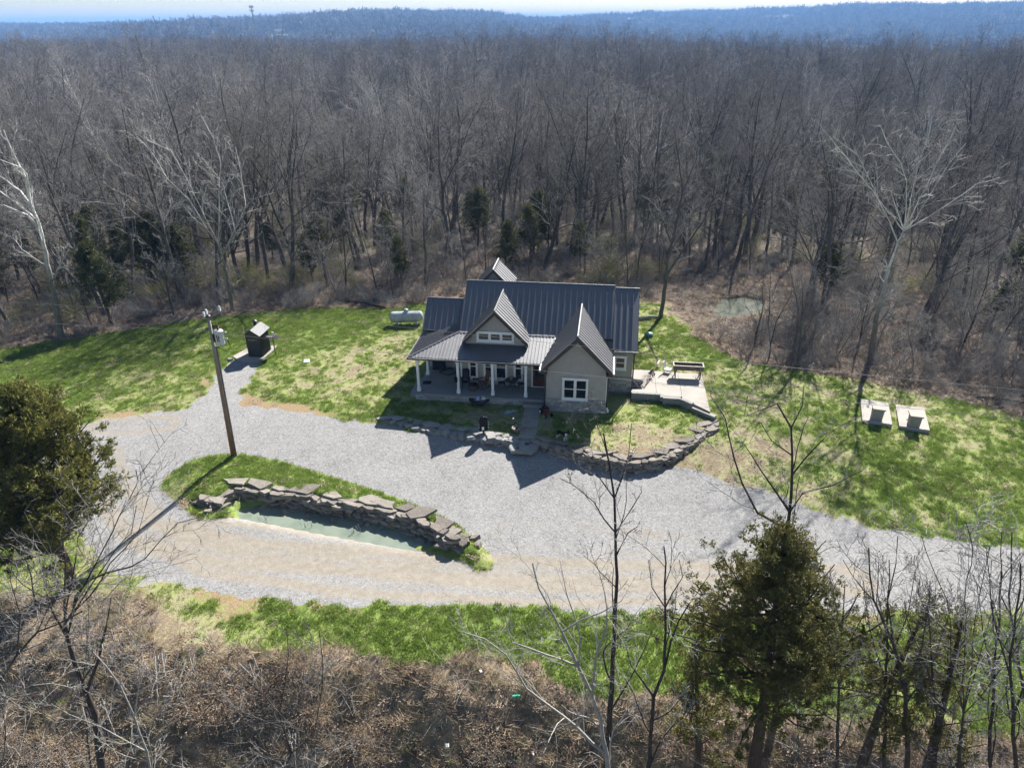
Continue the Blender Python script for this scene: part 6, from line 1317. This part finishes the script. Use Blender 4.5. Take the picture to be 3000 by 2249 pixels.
N0 = 9000; X = nr.uniform(-150, 150, N0); Y = nr.uniform(40, 210, N0); wd = sdist(WOODS, X, Y); keep = in_view(X, Y) & (wd > 1.2) & (sdist(POND2, X, Y) < -2) & (sdist(CLEAR, X, Y) < -.5) & (nr.uniform(0, 1, N0) < (.25 + 1.1 * (fbm(X, Y, 13.0, 171, 3) - .35)) * np.where(X < -.15 * Y, .45, 1.0))
X, Y = X[keep], Y[keep]; n = len(X)
scatter('understory', np.stack([X, Y, terrain(X, Y) - .1], 1), rots(n, .12), nr.uniform(.6, 1.35, n), nr.integers(0, 4, n), UNDR, 'thicket of small bare understory trees in the wood')
# hills opposite: wooded slopes as one mass
n = 46000; az = nr.uniform(-37, 37, n); rad = np.sqrt(nr.uniform(1300 ** 2, 4300 ** 2, n)); hx = rad * np.sin(np.radians(az)); hy = rad * np.cos(np.radians(az))
FIELDS = [(-16.3, 1790, 45, 70), (-5.2, 1830, 110, 55), (-9.5, 1850, 80, 45), (11.5, 3350, 260, 190), (17.5, 3450, 170, 120), (20.5, 1300, 80, 40)]
ok = np.ones(n, bool)
for fa, fr_, wx, wy in FIELDS:
    fx_, fy_ = fr_ * math.sin(R(fa)), fr_ * math.cos(R(fa)); ok &= ~((np.abs(hx - fx_) < wx) & (np.abs(hy - fy_) < wy))
hx, hy = hx[ok], hy[ok]; n = len(hx)
scatter('hill_wood', np.stack([hx, hy, terrain(hx, hy) - .5], 1), rots(n, .05), nr.uniform(.6, 1.5, n) * (.8 + 1.1 * fbm(hx, hy, 160.0, 181, 3)), np.where(nr.uniform(0, 1, n) < .05, 3, nr.integers(0, 3, n)), HILL + [CEDN[0]], 'bare woods covering the blue hills')
n = 9000; az = nr.uniform(-39, 39, n); rad = nr.uniform(640, 1250, n); hx = rad * np.sin(np.radians(az)); hy = rad * np.cos(np.radians(az))
scatter('valley_wood', np.stack([hx, hy, terrain(hx, hy) - .3], 1), rots(n, .05), nr.uniform(.85, 1.3, n), nr.integers(0, 4, n), FARW, 'bare woods in the valley beyond the plateau')
# ------------------------------------------------------------------ undergrowth, litter, dead grass
SHR = []
for i in range(4):
    t = Tree(900 + i); t.rmin = .006; q = t.r
    for k in range(9):
        a_ = q.uniform(0, 6.28); pts, rad = t.grow((.1 * math.cos(a_), .1 * math.sin(a_), -.1), (math.cos(a_) * .6, math.sin(a_) * .6, 1), q.uniform(1.0, 2.0), .014, 1, 5, .14, .02, .3)
        t.kids(pts, rad, 2, 7, .15, .5, .6, {2: 3, 3: 2}, .2, .0, (.4, 1.0), 3, (0, 0, 0, 3, 0))
    parts = t.meshes('shrub', M['twig'], M['twig'])
    if i >= 2:
        qn = np.random.default_rng(i); nl_ = 900; c = qn.normal(0, 1, (nl_, 3)) * (.55, .55, .45) + (0, 0, 1.1); d = qn.normal(0, 1, (nl_, 3)); d /= np.linalg.norm(d, axis=1, keepdims=True); a_, b_ = frame_dirs(d); s_ = .045
        v = np.stack([c - d * s_, c + a_ * s_ * .5, c + d * s_, c - a_ * s_ * .5], 1).reshape(-1, 3); parts.append(('leaf', np_mesh('shrub_leaf', v, np.arange(len(v)).reshape(-1, 4), M['spring_leaf'])))
    SHR.append(parts)
N0 = 11000; X = nr.uniform(-75, 70, N0); Y = nr.uniform(38, 120, N0); wd = sdist(WOODS, X, Y); keep = in_view(X, Y) & (wd > .2) & (nr.uniform(0, 1, N0) < np.exp(-wd / 16.0) * .75 + .12) & (sdist(POND2, X, Y) < -1.0) & (sdist(CLEAR, X, Y) < 0)
X, Y = X[keep], Y[keep]; n = len(X); gl = fbm(X, Y, 14.0, 111, 3); leafy = nr.uniform(0, 1, n) < ss(.5, .68, gl) * .85
scatter('undergrowth', np.stack([X, Y, terrain(X, Y)], 1), rots(n, .1), nr.uniform(.45, 1.25, n), np.where(leafy, 2 + nr.integers(0, 2, n), nr.integers(0, 2, n)), SHR, 'twiggy undergrowth with a few spring leaves along the wood edge')
def flakes(n, rad, s, mat, seed):
    q = np.random.default_rng(seed); c = np.stack([q.uniform(-rad, rad, n), q.uniform(-rad, rad, n), q.uniform(.005, .05, n)], 1); d = q.normal(0, 1, (n, 3)) * (1, 1, .35); d /= np.linalg.norm(d, axis=1, keepdims=True); a_, b_ = frame_dirs(d); ss_ = s * q.uniform(.5, 1.3, (n, 1))
    v = np.stack([c - d * ss_, c + a_ * ss_ * .7, c + d * ss_, c - a_ * ss_ * .7], 1).reshape(-1, 3); return np_mesh('flakes', v, np.arange(len(v)).reshape(-1, 4), mat)
def sticks(n, rad, L, r, mat, seed):
    q = random.Random(seed); t = Tree(seed); t.rmin = r
    for i in range(n):
        a_ = q.uniform(0, 6.28); t.grow((q.uniform(-rad, rad), q.uniform(-rad, rad), .02), (math.cos(a_), math.sin(a_), q.uniform(.05, .6)), L * q.uniform(.4, 1.2), r * q.uniform(.6, 1.3), 3, 3, .2, -.12, .4)
    v, f = tubes([g_[0] for g_ in t.lv[3]], [g_[1] for g_ in t.lv[3]], 3); return np_mesh('sticks', v, f, mat)
N0 = 90000; X = nr.uniform(-60, 50, N0); Y = nr.uniform(5, 80, N0); li = masks(X, Y); li = np.where((nr.uniform(0, 1, N0) < .05) & (li['gravel'] < .3) & (Y > 25), .6, li['litter']); keep = in_view(X, Y) & (li > .5) & (sdist(POND2, X, Y) < -.3)
X, Y = X[keep], Y[keep]; n = len(X); bank = Y < 30; u = nr.uniform(0, 1, n)
pick = np.where(bank, np.where(u < .3, nr.integers(2, 4, n), np.where(u < .6, 4, np.where(u < .7, 5 + nr.integers(0, 2, n), np.where(u < .76, 7, 1)))), np.where(u < .12, 5 + nr.integers(0, 2, n), np.where(u < .25, 2 + nr.integers(0, 2, n), nr.integers(0, 2, n))))
lawnl = masks(X, Y)['litter'] < .5; pick = np.where(lawnl, 1, pick)
scatter('leaf_litter', np.stack([X, Y, terrain(X, Y)], 1), rots(n, .2), nr.uniform(.6, 1.5, n) * np.where(bank, 1.0, 1.15), pick,
        [flakes(44, .35, .045, M['leaf_litter'], 1), flakes(60, .3, .03, M['leaf_litter'], 2), blades(34, .2, .32, .010, M['dead_brush'], 11, 1.0), blades(26, .28, .2, .013, M['dead_brush'], 12, 1.6), blades(30, .16, .4, .009, M['straw_blade'], 13, .8), sticks(7, .3, .9, .011, M['twig'], 21), sticks(9, .35, 1.3, .012, M['pale_twig'], 22), blades(26, .16, .16, .012, M['lawn_blade'], 14, .9)], 'dead leaves, sticks and dry grass over the bank and wood floor')
# bramble domes on the bank
BR = []
for i in range(3):
    t = Tree(950 + i); t.rmin = .005; q = t.r
    for k in range(70):
        a_ = q.uniform(0, 6.28); t.grow((q.gauss(0, .35), q.gauss(0, .35), 0), (math.cos(a_), math.sin(a_), q.uniform(.8, 2.0)), q.uniform(.8, 1.9), .009, 3, 6, .22, -.2, .4)
    v, f = tubes([g_[0] for g_ in t.lv[3]], [g_[1] for g_ in t.lv[3]], 3); BR.append([('cane', np_mesh('cane', v, f, M['dead_brush'] if i != 1 else M['twig']))])
    qn = np.random.default_rng(i + 70); nl_ = 500; c = qn.normal(0, 1, (nl_, 3)) * (.6, .6, .25) + (0, 0, .45); d = qn.normal(0, 1, (nl_, 3)); d /= np.linalg.norm(d, axis=1, keepdims=True); a_, b_ = frame_dirs(d); s_ = .045
    v = np.stack([c - d * s_, c + a_ * s_ * .3, c + d * s_, c - a_ * s_ * .35], 1).reshape(-1, 3); BR[-1].append(('leaf', np_mesh('cane_leaf', v, np.arange(len(v)).reshape(-1, 4), M['dead_brush'])))
N0 = 900; X = nr.uniform(-22, 22, N0); Y = nr.uniform(8, 24, N0); bd = yb_of(X) - Y; keep = (bd > .8) & in_view(X, Y) & (fbm(X, Y, 3.0, 131, 3) > .47)
X, Y = X[keep], Y[keep]; n = len(X)
scatter('bramble_thicket', np.stack([X, Y, terrain(X, Y) - .05], 1), rots(n, .15), nr.uniform(.45, 1.1, n), nr.integers(0, 3, n), BR, 'brown bramble and vine tangles on the bank')
# ------------------------------------------------------------------ brush pile, fallen logs, litter on the bank
rng = random.Random(91)
bp = at(640, 2010); e = empty('brush_pile', bp, 0, 'heap of pale cut branches dumped on the bank', 'brush pile')
for i in range(70):
    px, py = rng.choice(((470, 1975), (560, 1985), (600, 2040), (690, 2010), (740, 2000), (520, 2050), (700, 2050), (760, 2020))); p = at(px + rng.gauss(0, 18), py + rng.gauss(0, 14)); an = rng.gauss(-1.2, .9); L = rng.uniform(.4, 1.2); d = Vector((math.cos(an), math.sin(an), -.62 + rng.gauss(0, .12))) * L
    a_ = Vector(p) - Vector(bp) + Vector((0, 0, .12 + rng.uniform(0, .3))); MB().tube([a_ - d * .5, a_ + Vector((rng.gauss(0, .04), rng.gauss(0, .04), .03)), a_ + d * .5], [.02, .018, .01], 5).obj('branch', M['pale_twig'], e)
M['log'] = plain('cut_log', (.42, .33, .25), .85, .2, var=.3)
def thing(name, px, py, mb, mat, label, cat, dz=.05, rz=0.0):
    p = at(px, py); o = mb.obj(name, mat, None, loc=(p[0], p[1], p[2] + dz), rz=rz); return tag(o, label, cat)
thing('plastic_bottle', 1512, 2051, MB().tube([(-.16, 0, .05), (.1, 0, .05), (.14, 0, .05), (.2, 0, .05)], [.06, .06, .03, .025], 10), M['bright_green'], 'bright green plastic bottle on the brushy bank', 'bottle', .22, .2)
for px, py, lb in ((1312, 2196, 'crumpled white litter low on the bank below the brambles'), (1563, 2220, 'white litter scrap near the bottom of the leaning grey tree'), (1410, 1978, 'white litter scrap just under the grass edge'), (1456, 2146, 'small white litter scrap in the middle of the bank'), (1085, 2237, 'white litter scrap at the bottom edge of the bank')):
    s = rng.uniform(.05, .1); thing('litter_scrap', px, py, MB().prism([(-s, -s * .6, 0), (s * .7, -s, .03), (s, s * .5, .06), (-s * .4, s, .02)], (.02, .0, s)), M['paper'], lb, 'litter', .18, rng.uniform(0, 3))
def log(name, a, b, r, mat, label):
    p, q = Vector(at(*a)), Vector(at(*b)); mid = p.lerp(q, .5) + Vector((0, 0, r)); o = MB().tube([Vector((0, 0, r * .8)), mid - p + Vector((.05, .05, .06)), q - p + Vector((0, 0, r))], [r, r * .85, r * .55], 8).obj(name, mat, None, True, loc=p); tag(o, label, 'log')
log('fallen_log', (1872, 938), (1932, 932), .16, M['pale_twig'], 'pale fallen trunk lying at the foot of the forked tree')
log('fallen_log', (985, 880), (1130, 905), .14, M['dark_bark'], 'dark fallen trunk in the wood left of the propane tank')
log('fallen_log', (2860, 1168), (3000, 1185), .14, M['dark_bark'], 'dark fallen trunk at the right wood edge')
log('fallen_log', (1990, 800), (2040, 792), .13, M['pale_twig'], 'grey fallen limb beside the woodland pond')
log('floating_branch', (885, 1540), (960, 1528), .03, M['pale_twig'], 'grey branch floating on the milky pond')
for px, py, lb in ((1048, 1560, 'thin reed stalks standing in the right half of the pond'), (775, 1527, 'thin reed stalks at the near left shore of the pond'), (905, 1545, 'thin reed stalks at the near shore of the pond')):
    q0 = gz(px, py, -1.2); e = empty('reed_clump', q0, 0, lb, 'reeds')
    for i in range(9): x_, y_ = rng.gauss(0, .16), rng.gauss(0, .08); MB().tube([(x_, y_, -.1), (x_ + rng.gauss(0, .06), y_, rng.uniform(.12, .4)), (x_ + rng.gauss(0, .16), y_ + rng.gauss(0, .1), rng.uniform(.2, .5))], [.008, .007, .003], 4).obj('stalk', M['pale_twig'], e)
# ------------------------------------------------------------------ far things: tower, silo, farmhouses, fields
def far(px, D):
    d = ray(px, 60); k = D / math.hypot(d[0], d[1]); return d[0] * k, d[1] * k
x, y = far(742, 900); z = tz(x, y); topz = aty(735, 16, y)[2]; e = empty('cell_tower', (x, y, z), 0, 'slim grey cell tower rising above the wood at left', 'cell tower')
M['tower_steel'] = plain('tower_steel', (.30, .31, .33), .6, .4, .2)
hh = topz - z; xt = aty(735, 16, y)[0] - x
MB().tube([(0, 0, 0), (xt * .5, 0, hh * .5), (xt, 0, hh)], [.75, .6, .42], 8).obj('mast', M['tower_steel'], e)
for k, zz in enumerate((hh - 1.6, hh - 5.2)):
    for i in range(6 if k == 0 else 4):
        t = i * math.pi / (3 if k == 0 else 2); MB().box((xt + 1.9 * math.cos(t), 1.9 * math.sin(t), zz), (.5, .5, 2.4)).obj('antenna_panel', M['tower_steel'], e); MB().tube([(xt, 0, zz), (xt + 1.9 * math.cos(t), 1.9 * math.sin(t), zz)], .12, 4).obj('arm', M['tower_steel'], e)
x, y = far(878, 1950); z = tz(x, y); o = MB().lathe([(4.0, 0), (4.0, 22), (3.0, 24), (.2, 25)], (0, 0, 0), 14).obj('silo', M['concrete_grey'], None, True, loc=(x, y, z - 2)); tag(o, 'pale round silo on the hilltop at left', 'silo')
M['far_white'] = plain('far_white_siding', (.7, .69, .66), .7, .3); M['far_roof'] = plain('far_shingle', (.22, .2, .2), .8, .3); M['red_roof'] = plain('faded_red_roof', (.33, .16, .10), .8, .3)
def farm(px, D, w_, d_, h_, label, roof='far_roof', rz=0.0):
    x, y = far(px, D); z = tz(x, y); e = empty('farmhouse', (x, y, z), rz, label, 'house')
    MB().bb((-w_ / 2, -d_ / 2, -1), (w_ / 2, d_ / 2, h_)).obj('wall', M['far_white'], e)
    MB().prism([(-w_ / 2 - .5, -d_ / 2 - .5, h_), (-w_ / 2 - .5, d_ / 2 + .5, h_), (-w_ / 2 - .5, 0, h_ + d_ * .42)], (w_ + 1, 0, 0)).obj('roof', M[roof], e)
    for i in range(4): MB().bb((-w_ * .4 + i * w_ * .24, -d_ / 2 - .06, h_ * .4), (-w_ * .4 + i * w_ * .24 + 1.3, -d_ / 2 - .01, h_ * .75)).obj('window', M['glass'], e)
farm(815, 1880, 22, 11, 7, 'white farmhouse on the hill right of the cell tower', rz=.3)
farm(1276, 1900, 20, 10, 6, 'low farmhouse with a red roof on the middle hill', 'red_roof', .1)
farm(1216, 1905, 16, 10, 6, 'dark roofed farmhouse on the middle hill', 'far_roof', -.3)
farm(2105, 3560, 26, 12, 6, 'long pale barn above the green field on the right hill', 'far_roof', .2)
farm(2300, 3600, 18, 10, 6, 'pale farmhouse among trees on the right hill', 'far_roof', -.2)
farm(2560, 3640, 22, 12, 7, 'white farmhouse on the far right hill', 'far_roof', .1)
M['pasture'] = _leaf('pasture', (.10, .14, .03), (.16, .2, .05), (.26, .27, .1), .9, 0.0)
M['dry_field'] = plain('dry_field', (.34, .29, .2), .95, .1, var=.2, scale=.02)
def field(fa, fr_, wx, wy, mat, label):
    fx_, fy_ = fr_ * math.sin(R(fa)), fr_ * math.cos(R(fa)); n_ = 13; vs = []; fs = []
    for j in range(n_):
        for i in range(n_): a_, b_ = fx_ + wx * (i / 6 - 1), fy_ + wy * (j / 6 - 1); vs.append((a_, b_, 0))
    V_ = np.array(vs); V_[:, 2] = terrain(V_[:, 0], V_[:, 1]) + 3.0
    for j in range(n_ - 1):
        for i in range(n_ - 1): fs.append((j * n_ + i, j * n_ + i + 1, (j + 1) * n_ + i + 1, (j + 1) * n_ + i))
    o = MB().add(V_.tolist(), fs).obj('field', mat, None); tag(o, label, None, None, 'structure')
for (fa, fr_, wx, wy), m_, lb in zip(FIELDS, ('pasture', 'pasture', 'dry_field', 'pasture', 'dry_field', 'dry_field'), ('green pasture below the white hill farmhouse', 'strip of pasture on the middle hill', 'dry strip field on the middle hill', 'bright green field on the right hill', 'dry field on the right hill', 'pale clearing in the right valley wood')): field(fa, fr_, wx * .95, wy * .95, M[m_], lb)
x, y = far(2885, 3700); z = tz(x, y); e = empty('radio_mast', (x, y, z), 0, 'thin lattice radio mast on the far right hilltop', 'radio mast')
for s in range(3): t = s * 2.094; MB().tube([(.8 * math.cos(t), .8 * math.sin(t), 0), (.5 * math.cos(t), .5 * math.sin(t), 30)], .14, 4).obj('leg', M['tower_steel'], e)
for i in range(9): zz = 2 + i * 3; MB().tube([(.8, 0, zz), (-.4, .69, zz + 1.5), (-.4, -.69, zz + 3)], .08, 4).obj('brace', M['tower_steel'], e)
# ------------------------------------------------------------------ air: one closed box of thin blue haze
hz_ = MB().bb((-9500, -900, -105), (9500, 11000, 84)).obj('haze', None, None); tag(hz_, 'thin blue haze in the air towards the hills', None, None, 'stuff')
hm = bpy.data.materials.new('haze_air'); hm.use_nodes = True; t_ = hm.node_tree; t_.nodes.clear(); ou = t_.nodes.new('ShaderNodeOutputMaterial'); vo = t_.nodes.new('ShaderNodeVolumePrincipled')
vo.inputs['Color'].default_value = (.27, .53, 1.0, 1); vo.inputs['Density'].default_value = .0002; vo.inputs['Anisotropy'].default_value = 0.0; t_.links.new(vo.outputs[0], ou.inputs['Volume']); hz_.data.materials.append(hm)
